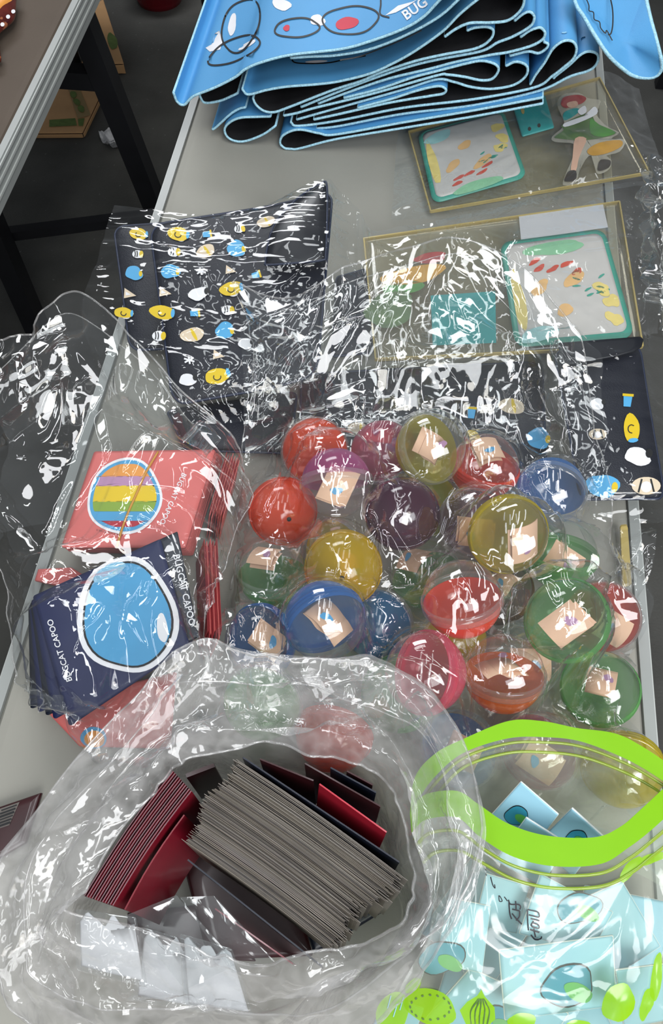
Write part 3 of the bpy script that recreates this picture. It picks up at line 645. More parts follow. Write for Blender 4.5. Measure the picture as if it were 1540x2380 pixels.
# folded-back plain end of that pouch
Q = quadsurf([SP.hit(x, y, 0.014) for x, y in ((642, 520), (766, 447), (762, 630), (620, 642))], 14, 0.006)
o = np.array([(0.02, .45), (.10, .25), (.3, .1), (.6, .0), (.9, -.01), (1, .06), (1, .5), (1, .93), (.95, 1), (.5, 1.0), (.05, 1.0), (0.0, .96), (0.0, .7)])
pad('folded_flap', Q, o, 0.004, 'navyflap', tp, 0.0)
p_, n_ = bil(Q, o[:, 0], o[:, 1]); mesh('flap_piping', *tube_VF(catmull(np.concatenate([p_, p_[:1]]) + 0.004 * np.concatenate([n_, n_[:1]]), 60), 0.0013, 6), 'piping', tp, True)
pouch('dark navy pouch below the printed pouch, between the two bags', [(385, 950, .014), (690, 905, .014), (676, 1050, .013), (430, 1045, .013)], [])
pouch('plain dark navy pouch under the mouth of the capsule bag', [(780, 640, .018), (850, 620, .020), (870, 815, .016), (770, 825, .016)], [])
pouch('navy pouch lying behind the capsules, seen through the capsule bag', [(700, 865, .013), (1262, 835, .013), (1272, 1112, .012), (692, 1122, .012)],
      [(1095, 960, 15, 'c', -1.5), (1188, 945, 22, 'e', .1), (1100, 1028, 22, 'y', 1.2), (925, 1035, 22, 'b', 0), (835, 1000, 20, 'e', .2), (918, 978, 14, 's', .2), (1250, 1020, 24, 'b', .1), (850, 1040, 14, 'n', 0), (1180, 1080, 20, 'd'), (1010, 1085, 18, 'w')])
tr_, SR = pouch('navy pouch with a folded top flap, hanging over the table side opposite the drooping mat', [(1288, 812, .070), (1488, 796, .072), (1548, 1156, .050), (1350, 1158, .050)],
      [(1457, 931, 17, 'c', -1.5), (1466, 996, 24, 'y', 1.45), (1480, 1062, 24, 'w', .1), (1400, 1130, 30, 'b', .05), (1500, 1130, 26, 'd'), (1388, 1010, 16, 'd'), (1386, 940, 14, 'w')])
Q = quadsurf([SR.hit(x, y, 0.006) for x, y in ((1292, 808), (1488, 793), (1490, 830), (1300, 862))], 12)
pad('folded_flap', Q, np.array([(0, 0), (.5, 0), (.97, 0), (1, .2), (.97, .62), (.88, .86), (.7, .97), (.4, 1), (0, 1)]), 0.004, 'navyflap', tr_)
S = quadsurf(quad([(1438, 1222, .012), (1456, 1220, .012), (1466, 1362, .008), (1444, 1366, .008)]))
single('foil_strip', *padVF(S, rrect(0.05, .2), 0.003), 'gold', 'narrow gold foil strip on the table beside the capsule bag', 'foil strip')

# ------------------------------------------------------------------ coral and navy paper packets in the bag at the table side
def packet(name, label, q, mat, group, th=0.004, bulge=0.0, cat='paper packet'):
    S = quadsurf(quad(q), 12, bulge); cen = S.G.mean((0, 1)); t = thing(name, label, cat, (cen[0], cen[1], TZ), group)
    pad('sheet', S, rrect(0.02), th, mat, t, -th, soft=0.2)
    return t, S
CG = 'coral packets with a rubber band'
for k in range(9):                                        # flat bundle, lowest first
    z = 0.010 + 0.0048 * k; j = random.Random(k).uniform(-2.2, 2.2); d = (8 - k) * 2.2
    q = [(222 + 3 * j + d * .4, 1048 + d, z), (500 + d, 1046 + 2 * j + d, z + .004), (430 + d, 1272 + d, z), (146 + d + 4 * j, 1270 + d * .6, z)]
    if k < 8: packet('paper_packet', 'coral paper packet in the flat bundle under the banded top one', q, 'coral', 'coral packets stacked flat', 0.0030)
tc_, SC = packet('paper_packet', 'topmost coral packet with a rainbow sticker print, held by a rubber band', q, 'coral', None, 0.0042)
# rainbow-striped plain print with a white rim
def clipped(cx, cy, rx, ry, rot, y0, y1):
    o = blob(cx, cy, rx, ry, rot, .04, 60, 5); return [(x, min(max(y, y0), y1)) for x, y in o]
decal('sticker_rim', SC, blob(290, 1155, 92, 84, -.5, .04, 40, 5), 'white', tc_, .0006)
decal('sticker_print', SC, blob(290, 1155, 86, 78, -.5, .04, 40, 5), 'skysticker', tc_, .0010)
for y0, y1, m in ((1080, 1110, 'orange'), (1108, 1132, 'mauve'), (1130, 1168, 'yellow'), (1166, 1190, 'green'), (1212, 1226, 'redface')):
    decal('sticker_stripe', SC, clipped(290, 1155, 78, 71, -.5, y0, y1), m, tc_, .0013)
lettering(SC, 'BUGCAT CAPOO', (402, 1160), 114, 128, 'white', tc_, .0010, .01)
lettering(SC, '© 2021 BUGCAT CAPOO', (255, 1240), 12, 62, 'black', tc_, .0016, 0.0)
p = np.array([SC.hit(x, y, .0018) for x, y in ((368, 1052), (340, 1100), (318, 1150), (300, 1190), (285, 1230), (272, 1275))])
single('rubber_band', *tube_VF(catmull(p, 30), 0.0012, 6), 'band', 'tan rubber band stretched across the top coral packet', 'rubber band', smooth=True)
# packets standing on edge toward the capsules, parallel so that each leans on the next
def standing(pa, pb, n, lab, grp, start, step, lean, hgt, every):
    a, b = P(*pa, .05), P(*pb, .05); d = nrm((b - a) * np.array([1, 1, 0])); nn = np.array([-d[1], d[0], 0]); nn = nn if nn[0] > 0 else -nn
    a[2] = b[2] = TZ
    for k in range(n):
        o = nn * (start + step * k); h = hgt * (1 - .012 * ((k * 5) % 4)); up = nn * lean * h / hgt + np.array([0, 0, h]); zz = np.array([0, 0, .003])
        sh = d * .004 * ((k * 3) % 5 - 2) / 2
        q = [a + o + sh + up, b + o + sh + up, b + o + sh + zz, a + o + sh + zz]
        S = quadsurf(q, 8); cen = S.G.mean((0, 1)); t = thing('paper_packet', lab, 'paper packet', (cen[0], cen[1], TZ), grp)
        pad('sheet', S, rrect(0.02), step * .6, 'coral' if k % every == every - 1 else 'coraledge', t, 0, soft=0.2)
standing((500, 1058), (459, 1192), 12, 'dark coral packet fanned on edge between the flat bundle and the capsules', 'fanned coral packets', .0012, .0013, .010, .054, 2)
standing((462, 1264), (470, 1480), 11, 'dark coral packet standing on edge beside the navy packets', 'coral packets standing beside the navy ones', -.0090, .0012, .015, .052, 3)
t_, S_ = packet('paper_packet', 'coral packet peeking out beneath the navy packets, with a round orange print', [(95, 1640, .014), (410, 1560, .014), (395, 1740, .006), (185, 1735, .006)], 'coral', None, 0.004)
decal('sticker_rim', S_, blob(218, 1715, 30, 26, 0, .03, 20, 1), 'skysticker', t_, .0006); decal('sticker_print', S_, blob(220, 1718, 23, 20, 0, .03, 20, 1), 'orange', t_, .001)
packet('paper_packet', 'coral packet edge showing beside the top corner of the blue-sticker packet', [(88, 1322, .010), (165, 1318, .010), (300, 1400, .010), (80, 1348, .010)], 'coral', None, 0.004)
for k in range(5):
    d = (5 - k)
    q = [(75 - d * 2, 1385 + d * 5, .040 + .004 * k), (402 - d * 2, 1238 + d * 4, .062 + .004 * k), (452 - 2 * d, 1492 + d * 2, .040 + .004 * k), (160 - d * 18, 1688 - d * 8, .022 + .004 * k)]
    if k < 4: packet('paper_packet', 'navy packet fanned out under the packet with the big blue sticker', q, 'navypaper' if k % 2 else 'blackpaper', 'navy packets fanned under the top one', 0.003)
t_, S_ = packet('paper_packet', 'black-navy packet with white lettering, tucked beside the big blue sticker', [(352, 1262, .0765), (412, 1235, .0790), (462, 1480, .0560), (418, 1503, .0550)], 'blackpaper', None, 0.0015)
lettering(S_, 'BUGCAT CAPOO', (428, 1372), 77, 168, 'white', t_, .0010, .01)
tn_, SN = packet('paper_packet', 'navy packet with one big white-rimmed blue sticker print', [(75, 1385, .060), (372, 1252, .083), (440, 1500, .061), (160, 1688, .042)], 'navypaper', None, 0.003)
decal('sticker_rim', SN, blob(296, 1432, 112, 142, -.1, .05, 44, 8), 'white', tn_, .0006)
decal('sticker_line', SN, blob(296, 1432, 100, 130, -.1, .05, 44, 8), 'black', tn_, .0010)
decal('sticker_print', SN, blob(296, 1432, 95, 125, -.1, .05, 44, 8), 'skysticker', tn_, .0013)
decal('sticker_patch', SN, blob(378, 1460, 12, 36, -.1, .05, 20, 8), 'white', tn_, .0016)
decal('sticker_patch', SN, blob(255, 1330, 40, 16, -.5, .05, 20, 8), 'skysticker2', tn_, .0016)
lettering(SN, 'BUGCAT CAPOO', (140, 1512), -108, 150, 'white', tn_, .0010, .012)
lettering(SN, '© 2021 BUGCAT CAPOO', (250, 1302), -12, 60, 'cardgrey', tn_, .0010, 0.0)
# dark red packet with a bar code under the front bag
t_, S_ = packet('barcode_packet', 'dark red glossy packet with a bar code, half under the card bag', [(-60, 1895, .012), (96, 1842, .014), (60, 1960, .008), (-80, 2040, .008)], 'deepred', None, 0.006)
decal('label_patch', S_, [(0, 1880), (46, 1864), (22, 1918), (-20, 1932)], 'cardgrey', t_, .0006)
for k in range(6): stroke('bar_line', S_, [(4 - 3 * k, 1884 + 8 * k), (40 - 3 * k, 1871 + 8 * k)], 3 + (k % 3), 'black', t_, .001)

# ------------------------------------------------------------------ toy capsules
R = 0.0325
CAPC = {'redorange': ('ff5a30', .56), 'magenta': ('cf68a6', .36), 'pink': ('d9718c', .32), 'olive': ('cdbf22', .42), 'mauve': ('93657f', .30), 'yellow': ('e0cc30', .36), 'blue': ('4a86d0', .44),
        'purple': ('5b2b48', .50), 'green': ('84cc7c', .36), 'gold': ('e6c11c', .42), 'red': ('fb4f38', .56), 'deepblue': ('3579ae', .55), 'rose': ('f4607c', .45), 'orange': ('fb7a2c', .56), 'clear': ('b9cbbf', .16), 'brown': ('8b6a45', .3), 'lime': ('a8b02a', .45)}
for k_, (c_, d_) in CAPC.items(): M['cap_' + k_] = shell('capsule_' + k_, c_, min(.8, d_ * 1.25), 0.10, 0.65)
M['dome'] = shell('capsule_clear', 'e6ebe8', 0.035, 0.06, 0.12)
M['collar'] = shell('capsule_collar', 'e8ecea', 0.14, 0.10, 0.2)
M['hole'] = solid('dark_vent_hole', '1a1410', 0.6, 0.1)
def dome_VF(r, lo, hi, n=36, m=12, dimple=False):
    prof = []
    for k in range(m + 1):
        a = math.radians(lo + (hi - lo) * k / m); prof.append((max(r * math.cos(a), 0.0006), r * math.sin(a)))
    if dimple: prof[-1] = (0.0012, r - 0.0006)
    V, Fc = lathe_VF((0, 0, 0), prof, n); Fc.pop(-2)          # open at the rim
    return V, Fc
def mk(name, V, Fc, mat):
    me = bpy.data.meshes.new(name); me.from_pydata([tuple(v) for v in V], [], Fc); me.materials.append(mat)
    me.polygons.foreach_set('use_smooth', [True] * len(me.polygons)); me.update(); return me
def collar_VF():
    prof = []
    for z, r in ((-.0052, .0325), (-.0048, .0336), (-.0036, .0340), (-.0026, .0330), (-.0016, .0338), (-.0004, .0342), (.0008, .0331), (.0018, .0338), (.0030, .0341), (.0042, .0332), (.0050, .0324)): prof.append((r, z))
    n = 40; V = [(r * math.cos(6.28319 * k / n), r * math.sin(6.28319 * k / n), z) for r, z in prof for k in range(n)]
    return V, [tuple(f) for f in gridfaces(len(prof), n, True)]
dome_me = mk('clear_dome', *dome_VF(R, 4, 89), M['dome'])
base_me = {k: mk('tinted_base', *[(lambda a: ([(x, y, -z) for x, y, z in a[0]], [f[::-1] for f in a[1]]))(dome_VF(R, 2, 89, dimple=True))][0], M['cap_' + k]) for k in CAPC}
coll_me = {k: mk('collar_ring', *collar_VF(), M['cap_' + k] if k != 'clear' else M['collar']) for k in CAPC}
coll_clear = mk('collar_ring', *collar_VF(), M['collar'])
hole_me = mk('vent_hole', *lathe_VF((0, 0, -R - .0002), [(0.0022, .0), (0.0022, .0006), (.0008, .0006)], 12), M['hole'])
def leaflet_mesh(seed):                                   # a folded strip of paper, bent in zigzag
    r = random.Random(seed); n = 22; w = 0.026 + r.uniform(-.003, .003); V = []; Fc = []
    folds = [r.uniform(.7, 1.0) for _ in range(4)]
    pts = [(-.021, -.005)]; dirs = [.35, -.45, .2, -.15]
    for k, fd in enumerate(folds): x, y = pts[-1]; pts.append((x + .0105 * fd, y + .0105 * fd * dirs[k]))
    pts += [(pts[-1][0] - .012, pts[-1][1] + .006), (pts[-1][0] - .026, pts[-1][1] + .004)]
    p = catmull(np.array(pts), n)
    for x, y in p:
        s = min(w / 2, math.sqrt(max(1e-6, .0295 ** 2 - x * x - y * y)) * .92); V += [(x, -s, y), (x, s, y), (x, -s, y + .0004), (x, s, y + .0004)]
    for i in range(n - 1):
        a, b = 4 * i, 4 * i + 4
        Fc += [(a, a + 1, b + 1, b), (a + 2, b + 2, b + 3, a + 3), (a, b, b + 2, a + 2), (a + 1, a + 3, b + 3, b + 1)]
    me = mk('folded_leaflet', V, Fc, M['peach'] if seed % 3 else M['peachdark']); return me
def wrapped_leaflet(seed):                                # a folded sheet curled inside the shell, two layers
    r = random.Random(seed); a, b = r.uniform(.42, .58), r.uniform(.0125, .0165); n = 10; V = []; Fc = []; f = gridfaces(n, n)
    for lay in range(2):
        for th in (0.0, .0004):
            for i in range(n):
                for j in range(n):
                    u, y = (i / (n - 1) * 2 - 1) * a + lay * .12, (j / (n - 1) * 2 - 1) * b + lay * .002
                    rho = .026 - th - lay * (.0022 + .002 * (i / (n - 1))); V.append((rho * math.sin(u), y + .12 * u * b, rho * math.cos(u) - .012))
        o = lay * 2 * n * n; Fc += [tuple(q + o) for q in f] + [tuple(q[::-1] + n * n + o) for q in f]
    return mk('folded_leaflet', V, Fc, M['peach'])
leaf_me = [leaflet_mesh(k) if k % 3 == 1 else wrapped_leaflet(k) for k in range(7)]
def print_me(seed, m):
    o = blob(-.001, .003, .0050, .0036, 0.4, .15, 18, seed); V = [(x, y, .0) for x, y in o]; return mk('printed_patch', V, [tuple(range(len(V)))], M[m])
prints = [print_me(1, 'skyink'), print_me(2, 'mauve'), print_me(3, 'skysticker')]
CAPS = [  # px, py, radius px, colour, dome direction (right, up, to viewer), description, leaflet, vent hole
 (745, 1070, 70, 'redorange', (-.2, .15, -1), 'red-orange capsule at the pouch end, half behind the pink-violet one', 0, 1),
 (651, 1198, 76, 'redorange', (-.25, .25, -1), 'red-orange capsule with a vent hole against the bag side nearest the coral packets', 0, 1),
 (797, 1142, 79, 'magenta', (.05, -1, .25), 'pink-violet capsule with its clear half hanging down', 1, 0),
 (905, 1110, 61, 'pink', (.3, -.5, -.5), 'small-looking dusty pink capsule between the pink-violet and the olive one', 1, 0),
 (1013, 1055, 76, 'olive', (.5, .15, .8), 'olive yellow capsule at the pouch end, peach leaflet with a blue print inside', 1, 0),
 (1136, 1125, 77, 'red', (.15, .75, .6), 'clear-domed capsule with a red base next to the olive yellow one', 1, 0),
 (1072, 1213, 75, 'mauve', (.2, .3, .9), 'mauve capsule with a leaflet pressed to its clear dome', 1, 0),
 (1171, 1245, 88, 'yellow', (.1, -.25, .95), 'yellow-ringed capsule with a large peach leaflet behind its clear dome', 1, 0),
 (1262, 1200, 65, 'blue', (-.3, -.6, .6), 'blue capsule tucked behind the yellow-ringed one', 0, 0),
 (923, 1230, 76, 'purple', (0, -.3, -1), 'dark purple capsule in the middle of the heap', 0, 0),
 (610, 1345, 78, 'green', (0, .85, .5), 'pale green capsule with a lettered leaflet against the bag side', 1, 0),
 (800, 1330, 85, 'gold', (.05, .2, -1), 'golden yellow capsule showing its vent hole', 1, 1),
 (952, 1345, 75, 'green', (-.3, .7, .5), 'smoky clear capsule with a green base beside the golden one', 1, 0),
 (1294, 1312, 80, 'green', (.05, .85, .45), 'green-based capsule standing clear side up beside the yellow-ringed one', 1, 0),
 (1075, 1391, 91, 'red', (-.2, .8, .45), 'big bright red capsule lying on top of the heap, clear half up', 0, 0),
 (756, 1438, 92, 'blue', (.35, -.6, .7), 'blue capsule on top of the heap with folded leaflets in its clear half', 1, 0),
 (899, 1461, 82, 'deepblue', (.3, .2, -.9), 'deep blue capsule showing only its tinted half', 0, 0),
 (598, 1485, 65, 'blue', (-.5, 0, .8), 'clear capsule with a peach leaflet beside the card bag rim', 1, 0),
 (660, 1480, 62, 'yellow', (.5, .3, .5), 'yellow capsule squeezed under the blue one with leaflets', 0, 0),
 (1306, 1449, 92, 'green', (-.5, .3, .75), 'large green capsule with a leaflet at the bag side toward the floor', 1, 0),
 (1370, 1508, 75, 'red', (-.3, -.1, .9), 'red-rimmed capsule at the bag side next to the large green one', 1, 0),
 (996, 1560, 92, 'rose', (-.75, .2, .5), 'rose pink capsule with its clear half turned toward the card bag', 0, 0),
 (1177, 1555, 90, 'orange', (0, .85, .4), 'orange-based capsule next to the rose pink one', 1, 0),
 (1265, 1610, 76, 'clear', (.2, .3, .9), 'nearly colourless capsule full of peach paper', 1, 0),
 (1113, 1660, 72, 'gold', (-.3, .3, -.8), 'amber yellow capsule just behind the lime bag band', 0, 0),
 (1385, 1650, 70, 'green', (-.2, .5, .8), 'capsule with a peach leaflet in the bag corner behind the lime band', 1, 0),
 (630, 1630, 88, 'green', (.2, .3, -.9), 'green capsule seen hazily through the card bag rim', 0, 0),
 (865, 1620, 70, 'green', (.2, -.3, -.9), 'green capsule behind the card bag rim, beside the rose pink one', 0, 0),
 (985, 1182, 60, 'lime', (.2, -.3, -.9), 'lime yellow capsule deep in the heap under the mauve one', 0, 0),
 (1195, 1400, 68, 'brown', (-.2, .5, .7), 'brownish clear capsule between the bright red and the large green one', 1, 0),
 (1290, 1790, 70, 'pink', (.2, .5, .6), 'pink capsule seen through the zip bag opening', 1, 0),
 (1400, 1835, 60, 'yellow', (.2, .3, -.8), 'yellow capsule seen through the zip bag opening', 0, 0),
 (1112, 1800, 70, 'blue', (.2, .5, .6), 'light blue capsule behind the zip bag corner', 1, 0),
 (790, 1685, 64, 'redorange', (.2, .5, -.6), 'red-orange capsule hazy behind the card bag rim', 0, 0),
]
def cap_axis(v): return nrm(RT * v[0] + UP * v[1] - FW * v[2])
pos = []
for (x, y, r, *_rest) in CAPS:
    d = nrm(ray(x, y)); p = CAM + d * (F * R / r / max(0.8, float(d @ FW)) ** 0.5); p[2] = max(p[2], TZ + R + .002); pos.append(p)
def YMIN(x): return np.where(x < .105, P(700, 1745, .15)[1] + R + .012, np.interp(x, [P(1250, 1795, .106)[0], P(1440, 1840, .106)[0]], [P(1250, 1795, .106)[1], P(1440, 1840, .106)[1]]) + R + .004)
pos = np.array(pos); nvis = len(pos); rays = np.array([nrm(ray(c[0], c[1])) for c in CAPS])
rr = random.Random(11); fill = []
for a in np.arange(-.075, .2, .069):
    for b in np.arange(.245, .42, .069):
        c = np.array([a + rr.uniform(-.005, .005), b + rr.uniform(-.005, .005), TZ + R + .002])
        if np.min(np.linalg.norm(pos - c, axis=1)) > 1.9 * R: fill.append(c)
fcol = ['green', 'orange', 'blue', 'yellow', 'pink', 'red', 'mauve', 'olive']
for k, dz in ((30, 1), (31, 1), (32, 1), (33, 1)):                     # those seen past the bag mouths lie on the table
    t_ = (TZ + R + .002 - CAM[2]) / rays[k][2]; pos[k] = CAM + rays[k] * t_
orig = pos.copy(); pos = np.concatenate([pos, np.array(fill)]) if fill else pos
deep = [18, 29, 23, 27, 12, 24]                                 # barely seen: these give way first
wgt = np.array([.10] * nvis + [.6] * len(fill)); wgt[deep] = 1.0; wgt[[6, 9]] = .4
pull = np.full((nvis, 1), .35); pull[deep] = .06
YMAX = float(orig[:, 1].max()) - .004; X8 = float(P(1268, 1205, .034)[0])
POUCH_Y = float(P(980, 1118, .012)[1])
def floor_z(p): return np.where((p[:, 1] > POUCH_Y - .028) & (p[:, 0] > P(692, 1122, .012)[0] - .02), TZ + R + .024, TZ + R + .0025)
for it in range(900):
    D = pos[:, None] - pos[None]; L = np.linalg.norm(D, axis=-1) + np.eye(len(pos)); ov = np.maximum(0, 2 * R + .0028 - L); np.fill_diagonal(ov, 0)
    wsum = wgt[:, None] + wgt[None]; pos = pos + (D / L[..., None] * (ov * wgt[:, None] / wsum)[..., None]).sum(1) * .55
    pos[:, 0] = np.clip(pos[:, 0], -.094, .222); pos[:, 1] = np.minimum(np.maximum(pos[:, 1], YMIN(pos[:, 0])), YMAX); pos[8, 0] = min(pos[8, 0], X8); pos[28, 1] = min(pos[28, 1], YMAX - .045)
    fade = 1.0 if it < 400 else max(0.0, 1 - (it - 400) / 250)
    tt = ((pos[:nvis] - CAM) * rays).sum(1); tgt = CAM + rays * tt[:, None]; pos[:nvis] += fade * ((tgt - pos[:nvis]) * pull + (orig - pos[:nvis]) * .04)
    pos[:, 2] = np.maximum(pos[:, 2], floor_z(pos))
def place(o, parent): COL.objects.link(o); o.parent = parent; return o
def capsule(p, col, axis, label, leaf, hole, k, group='toy capsules in the clear bag'):
    e = thing('toy_capsule', label, 'capsule', p, group)
    q = Vector(axis).to_track_quat('Z', 'Y'); e.rotation_mode = 'QUATERNION'; e.rotation_quaternion = q
    place(bpy.data.objects.new('clear_dome', dome_me), e); place(bpy.data.objects.new('tinted_base', base_me[col]), e)
    place(bpy.data.objects.new('collar_ring', coll_me[col] if k % 2 else coll_clear), e)
    if hole: place(bpy.data.objects.new('vent_hole', hole_me), e)
    if leaf:
        l = bpy.data.objects.new('folded_leaflet', leaf_me[k % 7]); COL.objects.link(l)
        view = nrm(CAM - p); nn = nrm(view * .8 + np.array(axis) * .5 + nrm(np.random.RandomState(k + 3).normal(size=3)) * .8)
        l.rotation_mode = 'QUATERNION'; lq = Vector(nn).to_track_quat('Z', 'Y') @ Matrix.Rotation(k * 1.3, 4, 'Z').to_quaternion(); l.rotation_quaternion = lq
        off_ = .008 if k % 7 % 3 == 1 else .010
        far = max((Vector(v.co) + Vector((0, 0, off_))).length for v in l.data.vertices); sc_ = min(1.0, .0300 / far); l.scale = (sc_,) * 3
        l.location = Vector(p) + Vector(nn) * off_ * sc_
        props(l, 'peach folded leaflet inside the ' + leaf, 'leaflet', 'folded leaflets inside capsules')
        pr_ = bpy.data.objects.new('printed_patch', prints[k % 3]); COL.objects.link(pr_); pr_.parent = l; pr_.location = (.001, .002, .0062 if k % 7 % 3 == 1 else .0146)
for k, (x, y, r, col, ax, lab, leaf, hole) in enumerate(CAPS):
    short = lab.split(',')[0]
    short = ' '.join(short.split()[:11])
    capsule(pos[k], col, cap_axis(ax), lab, short if leaf else None, hole, k)
for k in range(len(fill)):
    v = nrm(np.random.RandomState(50 + k).normal(size=3))
    capsule(pos[nvis + k], fcol[k % 8], v, 'capsule in the bottom layer of the heap, mostly hidden by those above', 'capsule in the bottom layer of the heap' if k % 2 else None, 0, k, 'capsules in the bottom layer')

# ------------------------------------------------------------------ clear film bags
def film_obj(name, G, mat, parent=None, wrap=False):
    nu, nv = G.shape[:2]; return mesh(name, G.reshape(-1, 3), gridfaces(nu, nv, wrap), mat, parent, True)
def film_sheet(rows, nu, nv, seed, amp=1.0, big=0.07, lift=None, fade=0.0):
    G = loft([[P(*q) for q in r] for r in rows], nu, nv)
    if lift is not None: G = lift(G)
    N = grid_normals(G); N[N[..., 2] < 0] *= -1
    G = G + N * crumple(G, seed, amp, big)[..., None]
    if lift is not None: G = lift(G, True)
    G[..., 2] = np.maximum(G[..., 2], TZ + .0015)
    return G
def drape(G, final=False, marg=.0045):
    x, y = G[..., 0], G[..., 1]; h = np.full(x.shape, TZ + .002)
    for p in pos:
        d2 = (x - p[0]) ** 2 + (y - p[1]) ** 2; rr2 = (R + marg) ** 2
        h = np.maximum(h, np.where(d2 < rr2, p[2] + np.sqrt(np.maximum(rr2 - d2, 0)), 0))
    z = np.maximum(G[..., 2], h)
    if not final:
        for _ in range(60):
            s = z.copy(); s[1:-1, 1:-1] = (z[2:, 1:-1] + z[:-2, 1:-1] + z[1:-1, 2:] + z[1:-1, :-2]) / 4
            z[1:-1, 1:-1] = np.maximum(s, h)[1:-1, 1:-1]
    G = G.copy(); G[..., 2] = z; return G
from mathutils.bvhtree import BVHTree
def tree_of(*prefixes):
    bpy.context.view_layer.update(); V, Fc = [], []
    for o in bpy.data.objects:
        r = o
        while r.parent: r = r.parent
        if o.type == 'MESH' and r.name.startswith(prefixes) and not o.name.startswith(('lettering', 'printed', 'rim_edge')):
            b = len(V); Mw = o.matrix_world; V += [Mw @ v.co for v in o.data.vertices]; Fc += [tuple(b + i for i in p.vertices) for p in o.data.polygons]
    return BVHTree.FromPolygons(V, Fc)
def lay_over(G, bvh, marg, relax=40):
    h = np.full(G.shape[:2], -1.0); dn = Vector((0, 0, -1))
    for i in range(G.shape[0]):
        for j in range(G.shape[1]):
            hit = bvh.ray_cast(Vector((G[i, j, 0], G[i, j, 1], TZ + .7)), dn)
            if hit[0] is not None and hit[0].z > TZ - .01: h[i, j] = hit[0].z + marg
    for _ in range(2):                                     # a little clearance round every edge
        q = np.pad(h, 1, mode='edge'); h = np.maximum.reduce([q[1 + a:q.shape[0] - 1 + a, 1 + b:q.shape[1] - 1 + b] for a in (-1, 0, 1) for b in (-1, 0, 1)])
    need = np.maximum(0, h - G[..., 2]); d = need.copy()
    for _ in range(relax):
        q = np.pad(d, 1, mode='edge'); sm = (q[2:, 1:-1] + q[:-2, 1:-1] + q[1:-1, 2:] + q[1:-1, :-2]) / 4; d = np.maximum(need, np.maximum(sm, 0) * .985)
    G = G.copy(); G[..., 2] += d; return G
def bag(name, label, cat, sheets, mat, group=None):
    c = np.concatenate([g.reshape(-1, 3) for _, g, _ in sheets]).mean(0)
    t = thing(name, label, cat, (c[0], c[1], TZ), group)
    for nm, g, w in sheets: film_obj(nm, g, mat, t, w)
    return t
def rim(t, pts, r=.0009, mat='film_hazy'):
    mesh('rim_edge', *tube_VF(pts, r, 6), mat, t, True)
# sleeve around the printed pouches
rows = [[(262, 470, .085), (360, 490, .09), (480, 500, .09), (600, 480, .09), (760, 442, .09), (835, 490, .085)],
        [(225, 600, .075), (345, 610, .085), (470, 600, .088), (600, 590, .09), (750, 560, .09), (828, 620, .075)],
        [(190, 730, .06), (310, 740, .07), (440, 730, .078), (570, 720, .08), (720, 700, .08), (800, 760, .06)],
        [(230, 850, .045), (330, 870, .058), (440, 870, .066), (550, 860, .066), (660, 850, .06), (720, 880, .045)],
        [(330, 960, .03), (400, 980, .035), (480, 985, .04), (560, 980, .04), (620, 975, .035), (660, 970, .03)]]
bag('pouch_sleeve', 'tight shiny clear sleeve wrapped over the pile of printed navy pouches', 'plastic sleeve', [('film', lay_over(film_sheet(rows, 130, 130, 61, .45, 0.06), tree_of('fabric_pouch'), .0015), False)], 'film_wrinkly')
rows = [[(1280, 798, .072), (1330, 796, .074), (1410, 790, .074), (1500, 782, .074), (1570, 790, .07)],
        [(1300, 960, .058), (1350, 960, .060), (1420, 955, .060), (1510, 950, .060), (1580, 950, .052)],
        [(1346, 1120, .054), (1374, 1120, .055), (1430, 1115, .056), (1520, 1110, .055), (1590, 1110, .050)],
        [(1372, 1205, .036), (1395, 1210, .036), (1440, 1215, .032), (1530, 1215, .03), (1590, 1200, .03)]]
bag('pouch_sleeve', 'clear sleeve over the navy pouch that hangs across the table side', 'plastic sleeve', [('film', lay_over(film_sheet(rows, 100, 90, 63, .4, 0.05), tree_of('fabric_pouch'), .0015), False)], 'film_wrinkly')
rows = [[(705, 856, .016), (900, 846, .016), (1100, 838, .016), (1266, 828, .016)], [(700, 980, .016), (900, 975, .017), (1100, 970, .017), (1272, 965, .016)], [(692, 1130, .006), (900, 1128, .006), (1100, 1126, .006), (1280, 1120, .006)]]
bag('pouch_sleeve', 'clear sleeve over the navy pouch behind the capsules', 'plastic sleeve', [('film', lay_over(film_sheet(rows, 80, 100, 64, .12, 0.05), tree_of('fabric_pouch'), .0008), False)], 'film_wrinkly')
# sleeves of the acrylic sets
rows = [[(930, 300, .018), (1080, 258, .026), (1240, 216, .036), (1390, 166, .044), (1485, 205, .044)],
        [(920, 345, .018), (1080, 300, .024), (1240, 258, .036), (1400, 222, .046), (1510, 290, .048)],
        [(915, 430, .016), (1080, 410, .024), (1240, 380, .036), (1420, 350, .046), (1530, 370, .048)],
        [(908, 508, .012), (1080, 508, .022), (1240, 475, .034), (1430, 440, .044), (1540, 430, .046)]]
bag('acrylic_sleeve', 'clear sleeve around the acrylic set with the red-haired figure', 'plastic sleeve', [('film', lay_over(film_sheet(rows, 110, 130, 71, .35, 0.08), tree_of('acrylic_set'), .0012, 25), False)], 'film_flat')
rows = [[(825, 560, .05), (980, 520, .056), (1150, 480, .06), (1330, 445, .062), (1500, 420, .06)],
        [(830, 660, .05), (990, 630, .055), (1160, 590, .06), (1340, 560, .062), (1520, 540, .06)],
        [(840, 760, .052), (1000, 740, .058), (1180, 700, .062), (1360, 680, .064), (1530, 660, .06)],
        [(850, 850, .05), (1010, 840, .055), (1190, 818, .06), (1370, 788, .066), (1530, 772, .06)]]
bag('acrylic_sleeve', 'clear sleeve around the acrylic set with the upside-down coaster', 'plastic sleeve', [('film', lay_over(film_sheet(rows, 110, 130, 72, .45, 0.08), tree_of('acrylic_set', 'fabric_pouch', 'pouch_sleeve'), .0015), False)], 'film_flat')
